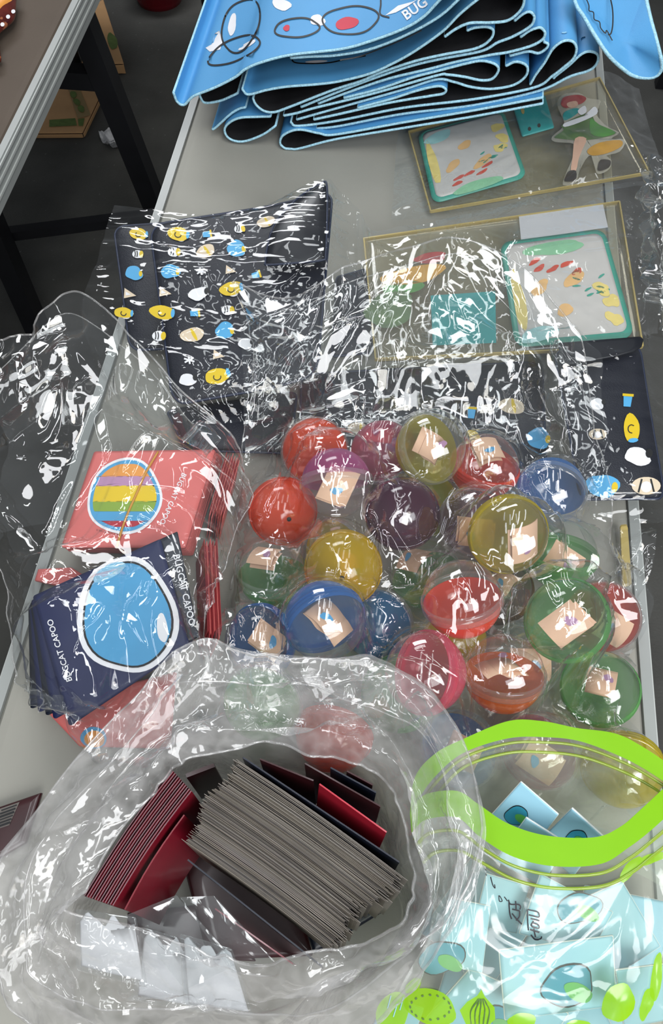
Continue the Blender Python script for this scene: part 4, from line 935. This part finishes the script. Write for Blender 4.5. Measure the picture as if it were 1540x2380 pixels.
rows = [[(1500, 400, .07), (1515, 370, .09), (1540, 400, .09), (1600, 420, .08)], [(1505, 520, .07), (1520, 500, .095), (1545, 510, .10), (1600, 520, .09)],
        [(1510, 640, .065), (1525, 640, .085), (1545, 640, .09), (1600, 650, .08)], [(1520, 762, .07), (1535, 768, .078), (1560, 772, .078), (1600, 772, .07)]]
bag('crumpled_film', 'crumpled clear film bunched at the table side beside the acrylic sets', 'plastic film', [('film', lay_over(film_sheet(rows, 80, 50, 73, 1.6, 0.06), tree_of('acrylic_s', 'fabric_pouch', 'pouch_sleeve'), .002), False)], 'film')
rows = [[(1425, 1228, .014), (1450, 1232, .016), (1490, 1230, .014), (1525, 1225, .018)], [(1428, 1320, .010), (1450, 1310, .014), (1480, 1300, .014), (1520, 1290, .018)],
        [(1446, 1420, .006), (1458, 1410, .012), (1474, 1400, .012), (1494, 1390, .010)], [(1456, 1490, .003), (1466, 1495, .005), (1474, 1492, .005), (1486, 1480, .003)]]
bag('crumpled_film', 'loose clear film tail lying on the table beside the capsule bag', 'plastic film', [('film', lay_over(film_sheet(rows, 70, 40, 74, .8, 0.05), tree_of('foil_strip'), .001), False)], 'film')

def capsule_floor(G):                                     # the film under the heap stays below every capsule
    z = np.full(G.shape[:2], 9.0)
    for p in pos:
        d2 = (G[..., 0] - p[0]) ** 2 + (G[..., 1] - p[1]) ** 2; z = np.where(d2 < (R + .002) ** 2, np.minimum(z, p[2] - np.sqrt(np.maximum((R + .002) ** 2 - d2, 0)) - .0012), z)
    return z
# bag of capsules
rows = [[(572, 668, .10), (680, 695, .13), (800, 622, .15), (950, 575, .165), (1085, 553, .165), (1235, 640, .15), (1352, 778, .11)],
        [(566, 800, .075), (690, 790, .11), (810, 745, .12), (950, 715, .125), (1090, 715, .125), (1240, 765, .115), (1374, 880, .08)],
        [(570, 930, .045), (680, 920, .085), (800, 900, .10), (950, 890, .105), (1090, 890, .105), (1240, 910, .09), (1380, 1000, .055)],
        [(572, 1085, .02), (670, 1050, .06), (800, 1040, .08), (950, 1030, .085), (1100, 1040, .085), (1250, 1060, .07), (1385, 1130, .035)],
        [(548, 1250, .006), (640, 1230, .05), (800, 1220, .08), (950, 1220, .09), (1100, 1220, .09), (1270, 1230, .07), (1405, 1270, .015)],
        [(540, 1470, .005), (640, 1440, .06), (800, 1430, .11), (950, 1430, .11), (1100, 1430, .11), (1280, 1440, .09), (1440, 1480, .008)],
        [(534, 1640, .005), (650, 1630, .03), (800, 1625, .04), (950, 1630, .05), (1100, 1650, .06), (1280, 1660, .05), (1440, 1700, .006)],
        [(545, 1722, .003), (660, 1732, .003), (800, 1738, .003), (950, 1752, .003), (1100, 1830, .003), (1280, 1885, .003), (1430, 1890, .003)]]
low = [[(x, y, max(.002, z * .35 if i < 3 else .002)) for x, y, z in r] for i, r in enumerate(rows)]
low[0] = [(x, y + 40, z * .55) for x, y, z in rows[0]]; low[1] = [(x, y + 25, z * .5) for x, y, z in rows[1]]; low[2] = [(x, y, .04) for x, y, z in rows[2]]
low[3] = [(x, y, .004) for x, y, z in rows[3]]
G2 = lay_over(film_sheet(low[:4], 70, 90, 22, .5, 0.08), tree_of('fabric_pouch', 'pouch_sleeve', 'acrylic_s'), .0025)
G2[..., 2] = np.minimum(G2[..., 2], np.maximum(capsule_floor(G2), G2[..., 2] * 0 + TZ + .002))
G1 = lay_over(film_sheet(rows, 230, 190, 21, 1.15, 0.095, drape), tree_of('fabric_pouch', 'pouch_sleeve', 'acrylic_s'), .004, 20)
cb = bag('capsule_bag', 'large clear crinkled bag holding the heap of toy capsules, mouth over the pouches', 'plastic bag', [('upper_film', G1, False), ('lower_film', G2, False)], 'film')
rim(cb, G1[0]); rim(cb, G1[:150, 0], .0006); rim(cb, G1[:150, -1], .0007); rim(cb, G2[0], .0006)
# bag of coral and navy packets
rows = [[(-30, 800, .13), (60, 745, .15), (160, 668, .165), (290, 762, .165), (390, 860, .155), (465, 945, .14), (552, 1040, .10)],
        [(-35, 930, .115), (70, 880, .135), (175, 830, .145), (295, 880, .145), (395, 950, .135), (485, 1020, .12), (574, 1125, .07)],
        [(-35, 1070, .08), (80, 1030, .10), (190, 1000, .105), (300, 1010, .105), (400, 1030, .10), (495, 1075, .095), (562, 1205, .06)],
        [(-30, 1230, .05), (80, 1210, .075), (200, 1200, .085), (300, 1195, .085), (400, 1200, .085), (480, 1220, .08), (528, 1310, .055)],
        [(0, 1410, .02), (75, 1390, .07), (200, 1370, .088), (320, 1360, .088), (420, 1370, .085), (475, 1390, .07), (518, 1440, .02)],
        [(50, 1580, .012), (110, 1570, .06), (220, 1540, .08), (330, 1520, .08), (430, 1520, .07), (475, 1520, .05), (515, 1545, .010)],
        [(95, 1670, .006), (175, 1715, .02), (250, 1740, .022), (330, 1745, .022), (400, 1705, .022), (450, 1670, .016), (505, 1620, .006)],
        [(100, 1690, .002), (180, 1745, .002), (250, 1765, .002), (330, 1768, .002), (400, 1730, .002), (450, 1690, .002), (505, 1640, .002)]]
G1 = lay_over(film_sheet(rows, 210, 160, 41, 1.45, 0.085), tree_of('paper_packet', 'rubber_band', 'fabric_pouch', 'pouch_sleeve'), .0025)
low = [[(x + (30 if j == 0 else 0), y + (60 if i < 3 else 10), (z * .5, .03, .002, .002, .002, .002, .002, .002)[i]) for j, (x, y, z) in enumerate(r)] for i, r in enumerate(rows)]
G2 = film_sheet(low[:4], 60, 60, 42, .6, 0.08); G2[..., 2] = np.where(np.arange(60)[:, None] > 18, TZ + .0018, G2[..., 2])
cb = bag('packet_bag', 'clear crackly bag around the coral and navy packets, mouth past the table side', 'plastic bag', [('upper_film', G1, False), ('lower_film', G2, False)], 'film')
rim(cb, G1[0]); rim(cb, G1[:, -1], .0006); rim(cb, G2[0], .0006); rim(cb, G1[:, 0], .0006)
# ------------------------------------------------------------------ front bag: bundle of cards, red sleeves, die-cut cards
inner = [(400, 1790), (440, 1757), (540, 1750), (640, 1745), (740, 1762), (820, 1772), (875, 1800), (905, 1850), (925, 1910), (930, 1970), (962, 2042), (966, 2104), (934, 2164), (840, 2195), (720, 2215), (600, 2240), (470, 2205), (300, 2150), (150, 2115), (190, 2070), (240, 1990), (300, 1900), (350, 1840)]
outer = [(330, 1600), (390, 1525), (480, 1487), (560, 1510), (680, 1520), (800, 1538), (920, 1568), (1010, 1630), (1080, 1740), (1118, 1880), (1122, 1970), (1085, 2100), (1030, 2190), (950, 2290), (800, 2400), (620, 2440), (400, 2440), (200, 2440), (60, 2360), (-10, 2240), (-20, 2060), (60, 1920), (180, 1760)]
zi = [.150] * 7 + [.158] * 5 + [.155, .145, .14, .13, .12, .12, .12, .13, .14, .145, .15]
zo = [.165, .17, .175, .175, .175, .175, .178, .182, .188, .19, .19, .185, .172, .145, .11, .09, .08, .08, .08, .09, .10, .12, .145]
I = np.array([P(x, y, z) for (x, y), z in zip(inner, zi)]); O = np.array([P(x, y, z) for (x, y), z in zip(outer, zo)])
cen = O.mean(0)
wv = np.sin(np.arange(len(I)) * 1.9)[:, None]
mids = []
for tt, dz in ((.2, .010), (.4, -.004), (.6, .012), (.82, .002)):
    q = I * (1 - tt) + O * tt + (O - I) * .05 * wv * (1 if dz > .005 else -1); q[:, 2] += dz; mids.append(q)
q3 = O + (O - cen) * .02; q3[:, 2] -= .03
base_ = cen + (O - cen) * .93; base_[:, 2] = TZ + .004
wl = (q3 + base_) / 2 + (O - cen) * .03; wl[:, 2] = (q3[:, 2] + base_[:, 2]) / 2
ou = nrm((O - I) * np.array([1, 1, 0]))
for k in list(range(14)) + [19, 20, 21, 22]:               # here the rolled mouth overhangs; the bag wall drops below its inner edge
    dl = (.008 if k < 7 else .003) if 2 <= k < 13 else .016
    q3[k] = O[k] * .5 + I[k] * .5; q3[k, 2] = min(O[k, 2], I[k, 2]) - .004
    wl[k] = I[k] + ou[k] * dl; wl[k, 2] = TZ + .10; base_[k] = I[k] + ou[k] * dl; base_[k, 2] = TZ + .004
def upright(a, b, hgt, lean, n=9, bow=0.0):                # a thin card standing below its top edge a-b
    a, b = np.array(a), np.array(b); d = nrm(b - a); s = nrm(np.cross(d, (0, 0, 1)))
    t = np.linspace(0, 1, n)[:, None]; top = a + (b - a) * t + s * bow * np.sin(np.pi * t)
    bot = top + np.array([0, 0, -hgt]) + s * lean
    return np.stack([top, bot], 0), s
def card_VF(G2, s, th):
    n = G2.shape[1]; A = (G2 + s * th / 2).reshape(-1, 3); B = (G2 - s * th / 2).reshape(-1, 3); m = len(A); V = np.concatenate([A, B]); f = gridfaces(2, n)
    Fc = [tuple(q) for q in f] + [tuple(q[::-1] + m) for q in f] + [(i, i + m, i + 1 + m, i + 1) for i in range(n - 1)] + [(n + i, n + i + 1, n + i + 1 + m, n + i + m) for i in range(n - 1)]
    Fc += [(0, n, n + m, m), (n - 1, n - 1 + m, 2 * n - 1 + m, 2 * n - 1)]
    return V, Fc
rr = random.Random(5); NC = 110
A0, A1, B0, B1 = P(548, 1766, .135), P(424, 1952, .128), P(938, 2042, .135), P(756, 2196, .125)
for k in range(NC):
    f = k / (NC - 1); slide = rr.uniform(-.003, .003) + .004 * math.sin(f * 9); lift = rr.uniform(-.0025, .0015) + .003 * math.sin(f * 7 + 1)
    a = A0 * (1 - f) + A1 * f; b = B0 * (1 - f) + B1 * f; d = nrm(b - a); a = a + d * slide; b = b + d * (slide + (rr.uniform(-.006, .004) if f < .8 else 0)); a[2] += lift; b[2] += lift
    G2, s = upright(a, b, min(a[2], b[2]) - TZ - .018, 0.0, 9, -.0015)
    m = rr.choice(['cardwhite', 'cardwhite', 'cardcream', 'cardcream', 'cardgrey'])
    if f < .06: m = rr.choice(['cardwhite', 'carddark'])
    single('paper_card', *card_VF(G2, s, .00022), m, 'thin card on edge in the thick pale bundle inside the open bag', 'card', 'cards in the thick bundle')
for k in range(12):
    f = k / 11; a = P(398 + 46 * f, 1788 + 50 * f, .128); b = P(196 + 66 * f, 2082 + 22 * f, .118)
    G2, s = upright(a, b, min(a[2], b[2]) - TZ - .018, 0.0, 7, .002)
    t = thing('card_sleeve', 'dark red glossy sleeve standing on edge in the row beside the pale card bundle', 'card sleeve', (a + b) / 2 * np.array([1, 1, 0]) + np.array([0, 0, TZ]), 'dark red sleeves in a row')
    mesh('sleeve', *card_VF(G2, s, .0011), 'darkred' if k % 3 else 'deepred', t)
    mesh('top_edge', *tube_VF(G2[0], .0004, 5), 'edgepink', t)
a, b = P(428, 1894, .118), P(290, 2114, .11); G2, s = upright(a, b, min(a[2], b[2]) - TZ - .018, -.008, 7, .002)
single('card_sleeve', *card_VF(G2, s, .001), 'darkred', 'leaning dark red sleeve showing its broad face between the row and the bundle', 'card sleeve')
for (pa, pb, za, zb, m, lab) in (((564, 1760), (928, 2004), .142, .142, 'blackpaper', 'black glossy sleeve standing right behind the pale card bundle'),
                                 ((604, 1764), (728, 1814), .145, .145, 'deepred', 'maroon sleeve standing behind the black one'),
                                 ((742, 1822), (898, 1934), .148, .146, 'redface', 'bright red sleeve with fine lettering behind the pale bundle'),
                                 ((708, 1774), (884, 1874), .145, .145, 'deepred', 'maroon sleeve standing behind the bright red one'),
                                 ((768, 1784), (874, 1842), .143, .143, 'blackpaper', 'black sleeve standing among the maroon ones at the bag wall'),
                                 ((806, 1792), (866, 1824), .141, .141, 'deepred', 'maroon sleeve standing last, against the bag wall'),
                                 ((436, 1998), (748, 2246), .118, .110, 'blackpaper', 'black sleeve between the pale card bundle and the die-cut cards'),
                                 ((500, 2112), (680, 2240), .085, .075, 'darkred', 'dark red packet lying low under the pale card bundle')):
    a, b = P(*pa, za), P(*pb, zb); G2, s = upright(a, b, min(a[2], b[2]) - TZ - .018, 0.0, 7, .0)
    if m == 'redface':
        w = (A0 + B0) / 2 - (a + b) / 2; G2[1] += s * math.copysign(.010, float(w @ s))           # foot toward the bundle, so its face shows
    single('card_sleeve', *card_VF(G2, s, .001), m, lab, 'card sleeve')
G2, s = upright(P(432, 1803, .100), P(498, 1778, .100), .082, 0.0, 5)  # dark filler sheets, added so the bag's inside looks dark
props(single('dark_filler', *card_VF(G2, s, .003), 'deepred', 'maroon sheet added to darken the corner between the red row and the bundle', 'paper packet'), group='dark packets in the bottom of the card bag')
for k, (q, z, m, lab) in enumerate((([(345, 1880), (600, 1800), (720, 2210), (430, 2222)], .0150, 'deepred', 'maroon packet lying flat on the bottom of the card bag'),
                   ([(590, 1785), (870, 1815), (926, 2080), (720, 2205)], .0080, 'blackpaper', 'black packet lying flat under the pale card bundle'),
                   ([(205, 2090), (470, 2060), (560, 2225), (200, 2210)], .0080, 'deepred', 'maroon packet lying flat under the white die-cut cards'))):
    pts = [P(x, y, .128) for x, y in q]
    for p in pts: p[2] = TZ + z
    S = quadsurf(pts, 12); cc = S.G.mean((0, 1)); t = thing('dark_filler', lab, 'paper packet', (cc[0], cc[1], TZ), 'dark packets in the bottom of the card bag')
    pad('sheet', S, rrect(0.02), .006, m, t, -.006, soft=0.2)
# low white die-cut cards in clear sleeves near the front rim
def diecut(q, label, seed, sleeve=True):
    S = quadsurf(quad(q), 12, .003); cc = S.G.mean((0, 1)); t = thing('die_cut_card', label, 'card', (cc[0], cc[1], TZ), 'white die-cut cards')
    r = random.Random(seed); top = [(u, .12 + .07 * math.sin(u * 16 + seed) + .03 * math.sin(u * 29)) for u in np.linspace(.06, .94, 20)]
    pad('card', S, np.array(top + [(.94, .6), (.94, .94), (.5, .94), (.06, .94), (.06, .6)]), .0008, 'white', t, 0)
    if sleeve: pad('clear_sleeve', S, rrect(.02), .0004, 'film_flat', t, .002)
diecut([(178, 2108, .104), (318, 2128, .104), (345, 2290, .076), (180, 2250, .076)], 'white die-cut card closest to the row of red sleeves', 1)
diecut([(330, 2150, .083), (470, 2190, .083), (480, 2350, .046), (310, 2320, .046)], 'white die-cut card lying between the two others', 2)
diecut([(420, 2165, .104), (540, 2200, .100), (590, 2360, .066), (430, 2340, .066)], 'white die-cut card closest to the pale card bundle', 3)
S = quadsurf(quad([(290, 2128, .118), (410, 2080, .122), (552, 2240, .110), (430, 2300, .100)]), 12, .002)
single('clear_sleeve', *padVF(S, rrect(.02), .0006), 'film_flat', 'empty clear sleeve lying across the white die-cut cards', 'plastic sleeve')
S = quadsurf(quad([(418, 2085, .114), (498, 2082, .114), (640, 2235, .105), (540, 2262, .100)]), 12, .002)
single('clear_sleeve', *padVF(S, rrect(.02), .0006), 'film_flat', 'clear sleeve slipping under the pale card bundle', 'plastic sleeve')

# ------------------------------------------------------------------ zip bag with pale blue cards
zg = thing('zip_bag', 'clear zip bag with lime green bands and leaf prints, black handwriting on its face', 'zip bag', (P(1280, 2150, 0)[0], P(1280, 2150, 0)[1], TZ))
f0 = [(952, 1890), (985, 1848), (1060, 1838), (1110, 1868), (1180, 1914), (1270, 1942), (1380, 1946), (1440, 1922), (1490, 1880), (1570, 1805)]
f1 = [(956, 1935), (990, 1905), (1062, 1900), (1115, 1945), (1190, 1990), (1285, 2013), (1395, 2008), (1460, 1970), (1512, 1930), (1580, 1868)]
f2 = [(992, 2034), (1020, 2012), (1070, 2010), (1130, 2035), (1200, 2068), (1290, 2085), (1400, 2080), (1470, 2050), (1520, 2010), (1590, 1960)]
f3 = [(1000, 2162), (1035, 2162), (1080, 2165), (1140, 2180), (1215, 2195), (1300, 2200), (1410, 2195), (1480, 2180), (1540, 2150), (1610, 2110)]
f4 = [(930, 2300), (980, 2305), (1060, 2310), (1130, 2310), (1210, 2315), (1300, 2315), (1410, 2315), (1490, 2310), (1560, 2300), (1630, 2280)]
f5 = [(870, 2440), (920, 2450), (1030, 2450), (1120, 2450), (1210, 2450), (1300, 2450), (1410, 2450), (1500, 2450), (1580, 2450), (1660, 2440)]
f6 = [(x, 2640) for x, y in f5]
zf = [.140, .138, .136, .128, .112, .082, .004]
FR = [[P(x, y, z) for x, y in r] for r, z in zip((f0, f1, f2, f3, f4, f5, f6), zf)]
b0 = [(952, 1890), (964, 1806), (1010, 1752), (1075, 1718), (1180, 1676), (1260, 1676), (1340, 1692), (1430, 1705), (1500, 1740), (1580, 1795)]
b1 = [(956, 1935), (976, 1854), (1020, 1795), (1080, 1748), (1180, 1716), (1265, 1713), (1345, 1722), (1435, 1755), (1505, 1792), (1590, 1850)]
b2 = [(992, 2034), (1000, 1930), (1040, 1860), (1090, 1810), (1180, 1785), (1265, 1785), (1350, 1795), (1440, 1825), (1510, 1860), (1600, 1920)]
b3 = [(1000, 2062), (1020, 2000), (1060, 1950), (1110, 1910), (1190, 1890), (1270, 1890), (1360, 1900), (1450, 1920), (1520, 1950), (1610, 2000)]
b4 = [(x + 6, y + 110) for x, y in b3]
BK = [[P(x, y, z) for x, y in r] for r, z in zip((b0, b1, b2, b3, b4), (.140, .138, .106, .078, .034))]
# the cards inside
ZC = [([(1210, 1816, .128), (1298, 1893, .124), (1220, 1995, .088), (1125, 1912, .100)], 'pale blue card standing tallest in the zip bag mouth', (1200, 1895, 22)),
      ([(1328, 1878, .122), (1402, 1945, .12), (1330, 2040, .07), (1245, 1960, .07)], 'pale blue card with a dark patch in the zip bag mouth, beside the tallest', (1340, 1945, 18)),
      ([(1222, 1900, .128), (1318, 1962, .125), (1258, 2060, .09), (1150, 2000, .09)], 'pale blue card edge just inside the front lime band', None),
      ([(1446, 2048, .094), (1535, 2200, .078), (1410, 2280, .070), (1300, 2110, .084)], 'pale blue card tilted at the zip bag side toward the floor', None),
      ([(1255, 2030, .112), (1425, 2120, .108), (1372, 2215, .098), (1205, 2170, .10)], 'pale blue card with a blurred teal print beside the handwriting', (1345, 2110, 38)),
      ([(1158, 2208, .112), (1425, 2174, .112), (1432, 2338, .09), (1172, 2372, .09)], 'pale blue card with a sharp teal and leaf green print', (1318, 2290, 48)),
      ([(1092, 2250, .086), (1322, 2356, .072), (1240, 2480, .046), (985, 2370, .056)], 'pale blue card lying lowest, under the lime onion print', (1150, 2372, 34)),
      ([(1040, 2085, .116), (1140, 2106, .116), (1120, 2262, .10), (1010, 2240, .10)], 'pale blue card at the zip bag side next to the card bag', (1025, 2225, 40)),
      ([(905, 2310, .09), (985, 2345, .09), (950, 2440, .06), (850, 2410, .06)], 'pale blue card corner under the lime leaf print', None),
      ([(1430, 2255, .10), (1545, 2240, .095), (1560, 2370, .07), (1450, 2390, .07)], 'pale blue card under the thin lime strips of the zip bag', None),
      ([(1130, 2030, .100), (1230, 2060, .096), (1200, 2170, .080), (1100, 2150, .084)], 'pale blue card behind the handwritten characters', None)]
for k, (x, y, rot) in enumerate(((1120, 2330, .3), (1180, 2240, -.2), (1330, 2200, .5), (1390, 2310, .1), (1290, 2360, -.5), (1120, 2140, .6), (1440, 2180, .2))):
    c, sn = math.cos(rot) * 105, math.sin(rot) * 105
    ZC.append(([(x - c + sn, y - sn - c, .010 + .004 * k), (x + c + sn, y + sn - c, .010 + .004 * k), (x + c - sn, y + sn + c, .010 + .004 * k), (x - c - sn, y - sn + c, .010 + .004 * k)], 'pale blue card deep in the zip bag beneath the others', None))
for k, (q, lab, pr) in enumerate(ZC):
    S = quadsurf(quad(q), 8); cc = S.G.mean((0, 1)); t = thing('print_card', lab, 'card', (cc[0], cc[1], TZ), 'pale blue cards in the zip bag')
    pad('card', S, rrect(.015), .0012, 'cardedge', t, -.0013, soft=0.0); pad('card_face', S, .5 + (rrect(.015) - .5) * .985, .0002, 'paleblue', t, 0)
    if pr:
        x, y, s = pr
        decal('printed_patch', S, blob(x, y, s * 1.35, s, -.2, .07, 26, k), 'black', t, .0005); decal('printed_patch', S, blob(x, y, s * 1.28, s * .92, -.2, .07, 26, k), 'tealink', t, .0008)
        decal('printed_patch', S, blob(x + s * .5, y + s * .3, s * .75, s * .42, .5, .04, 20, k), 'leafink', t, .0011)
def zfilm(nm, rows, nu, nv, seed, amp, over=None):
    G = loft(rows, nu, nv); N = grid_normals(G); N[N[..., 2] < 0] *= -1
    ramp = np.clip(np.linspace(-.1, 1, nu) * 3, 0, 1)[:, None]
    G = G + N * (crumple(G, seed, amp, .09) * ramp)[..., None]
    if over is not None: G = lay_over(G, over, .002)
    film_obj(nm, G, 'film_zip', zg); return Surf(G)
SZ = zfilm('front_film', FR[1:], 130, 130, 91, .45, tree_of('print_card'))
zfilm('back_film', BK[1:], 70, 110, 92, .35)
def band_strip(r0, r1, m=90):
    G = loft([r0, [(np.array(a) + np.array(b)) / 2 for a, b in zip(r0, r1)], r1], 7, m); V = np.concatenate([G.reshape(-1, 3), (G - np.array([0, 0, .0008])).reshape(-1, 3)])
    f = gridfaces(7, m); return V, [tuple(q) for q in f] + [tuple(q[::-1] + 7 * m) for q in f]
mesh('header_band', *band_strip(FR[0], FR[1]), 'lime', zg, True); mesh('header_band', *band_strip(BK[0], BK[1]), 'lime', zg, True)
def between(ra, rb, t): return [np.array(a) * (1 - t) + np.array(b) * t for a, b in zip(ra, rb)]
for ra, rb, t in ((FR[1], FR[2], .3), (FR[1], FR[2], .72), (BK[1], BK[2], .18), (BK[1], BK[2], .5)):
    p = catmull(np.array(between(ra, rb, t)), 80); p[:, 2] += .0012; mesh('zip_ridge', *tube_VF(p, .0011, 6), 'limeclear', zg, True)
# printed leaves and vegetables in lime on the front film
LP = [('leaf', blob(912, 2352, 36, 52, .4, .03, 22, 1)), ('leaf', blob(1000, 2338, 62, 40, .25, .05, 26, 2)), ('leaf', [(1068, 2345), (1085, 2325), (1108, 2312), (1118, 2298), (1126, 2314), (1148, 2338), (1150, 2365), (1130, 2385), (1085, 2385)]),
      ('leaf', blob(1435, 2328, 34, 48, .35, .06, 22, 4)), ('leaf', blob(1212, 2372, 34, 20, .1, .08, 22, 5)), ('leaf', blob(1462, 2020, 14, 34, .7, .08, 18, 6)), ('leaf', blob(1512, 1995, 34, 12, -.3, .1, 18, 7)),
      ('leaf', blob(1522, 2270, 12, 62, .12, .08, 18, 8)), ('leaf', blob(1500, 2330, 14, 40, .2, .1, 18, 9)), ('leaf', blob(1340, 2384, 30, 16, 0, .1, 18, 10)), ('leaf', blob(960, 2290, 22, 14, -.6, .08, 18, 11))]
for k, (nm, o) in enumerate(LP): decal('printed_leaf', SZ, o, 'limeleaf', zg, .0012)
for k in range(-2, 3): stroke('printed_vein', SZ, [(1118 + k * 3, 2318), (1114 + 11 * k, 2345), (1112 + 9 * k, 2382)], 2.4, 'dress', zg, .0018)
for k in range(16):
    a = 6.28 * k / 16; decal('printed_seed', SZ, blob(1000 + 46 * math.cos(a), 2338 + 28 * math.sin(a), 2.2, 3.4, a, 0, 8, 1), 'dress', zg, .0018, (0, 1.0))
for x, y in ((900, 2340), (915, 2360), (930, 2345)): stroke('printed_vein', SZ, [(x, y), (x + 8, y - 30)], 2.2, 'paleblue', zg, .0018)
# the handwriting
def hw(pts, w=3.0, closed=False): stroke('handwriting', SZ, [(1080 + x / 7, 1960 + y / 7) for x, y in pts], w, 'marker', zg, .0016, closed)
for pts in ([(705, 910), (740, 980), (860, 985), (902, 1020), (890, 1070)], [(820, 930), (828, 1010), (830, 1080)], [(715, 960), (730, 1130), (760, 1220)], [(765, 1060), (890, 1090)],
            [(890, 1090), (882, 1180), (830, 1245)], [(765, 1130), (840, 1220), (925, 1305)],
            [(1010, 1070), (1015, 1230), (1030, 1400)], [(1010, 1070), (1160, 1105), (1192, 1140), (1180, 1190), (1030, 1155)], [(1060, 1215), (1200, 1248)], [(1105, 1250), (1075, 1330), (1185, 1370), (1180, 1315), (1100, 1285)],
            [(1050, 1385), (1200, 1430)], [(1110, 1370), (1125, 1440), (1140, 1500)], [(1065, 1465), (1130, 1530), (1225, 1525), (1242, 1490)]): hw(pts, 3.4)
for pts in ([(550, 840), (560, 930), (605, 930), (580, 870), (550, 840)], [(420, 540), (455, 670), (490, 720), (482, 660)], [(640, 860), (690, 930)], [(326, 415), (338, 440)], [(334, 490), (346, 520)]): hw(pts, 2.4)
# the card bag's film, its rolled mouth laid over its neighbours
w14 = I[14] + (O[14] - I[14]) * .4; q3[14] = (O[14] + w14) / 2; q3[14, 2] = O[14, 2] - .008; wl[14] = w14; wl[14, 2] = TZ + .06; base_[14] = w14; base_[14, 2] = TZ + .004
G = loft([I] + mids + [O, q3, wl, base_], 150, 320, True)
N = grid_normals(G, True); G = G + N * (crumple(G, 81, .75, 0.075, True) * np.where(np.arange(150) < 150 * 5.2 / 8, 1.0, .3)[:, None])[..., None]; G[..., 2] = np.maximum(G[..., 2], TZ + .0015)
nr = int(150 * 5.2 / 8); G[:nr] = lay_over(G[:nr], tree_of('packet_bag', 'capsule_bag', 'paper_packet', 'clear_sleeve', 'die_cut_card', 'zip_bag'), .003, 15)
cbg = bag('card_bag', 'hazy soft plastic bag with a wide open rolled mouth, full of cards', 'plastic bag', [('film', G, True)], 'film_hazy')

rim(cbg, np.concatenate([G[0], G[0][:1]]), .0010); io = int(150 * 5 / 8); rim(cbg, np.concatenate([G[io], G[io][:1]]), .0008); i3 = int(150 * 3 / 8); rim(cbg, np.concatenate([G[i3], G[i3][:1]]), .0006)
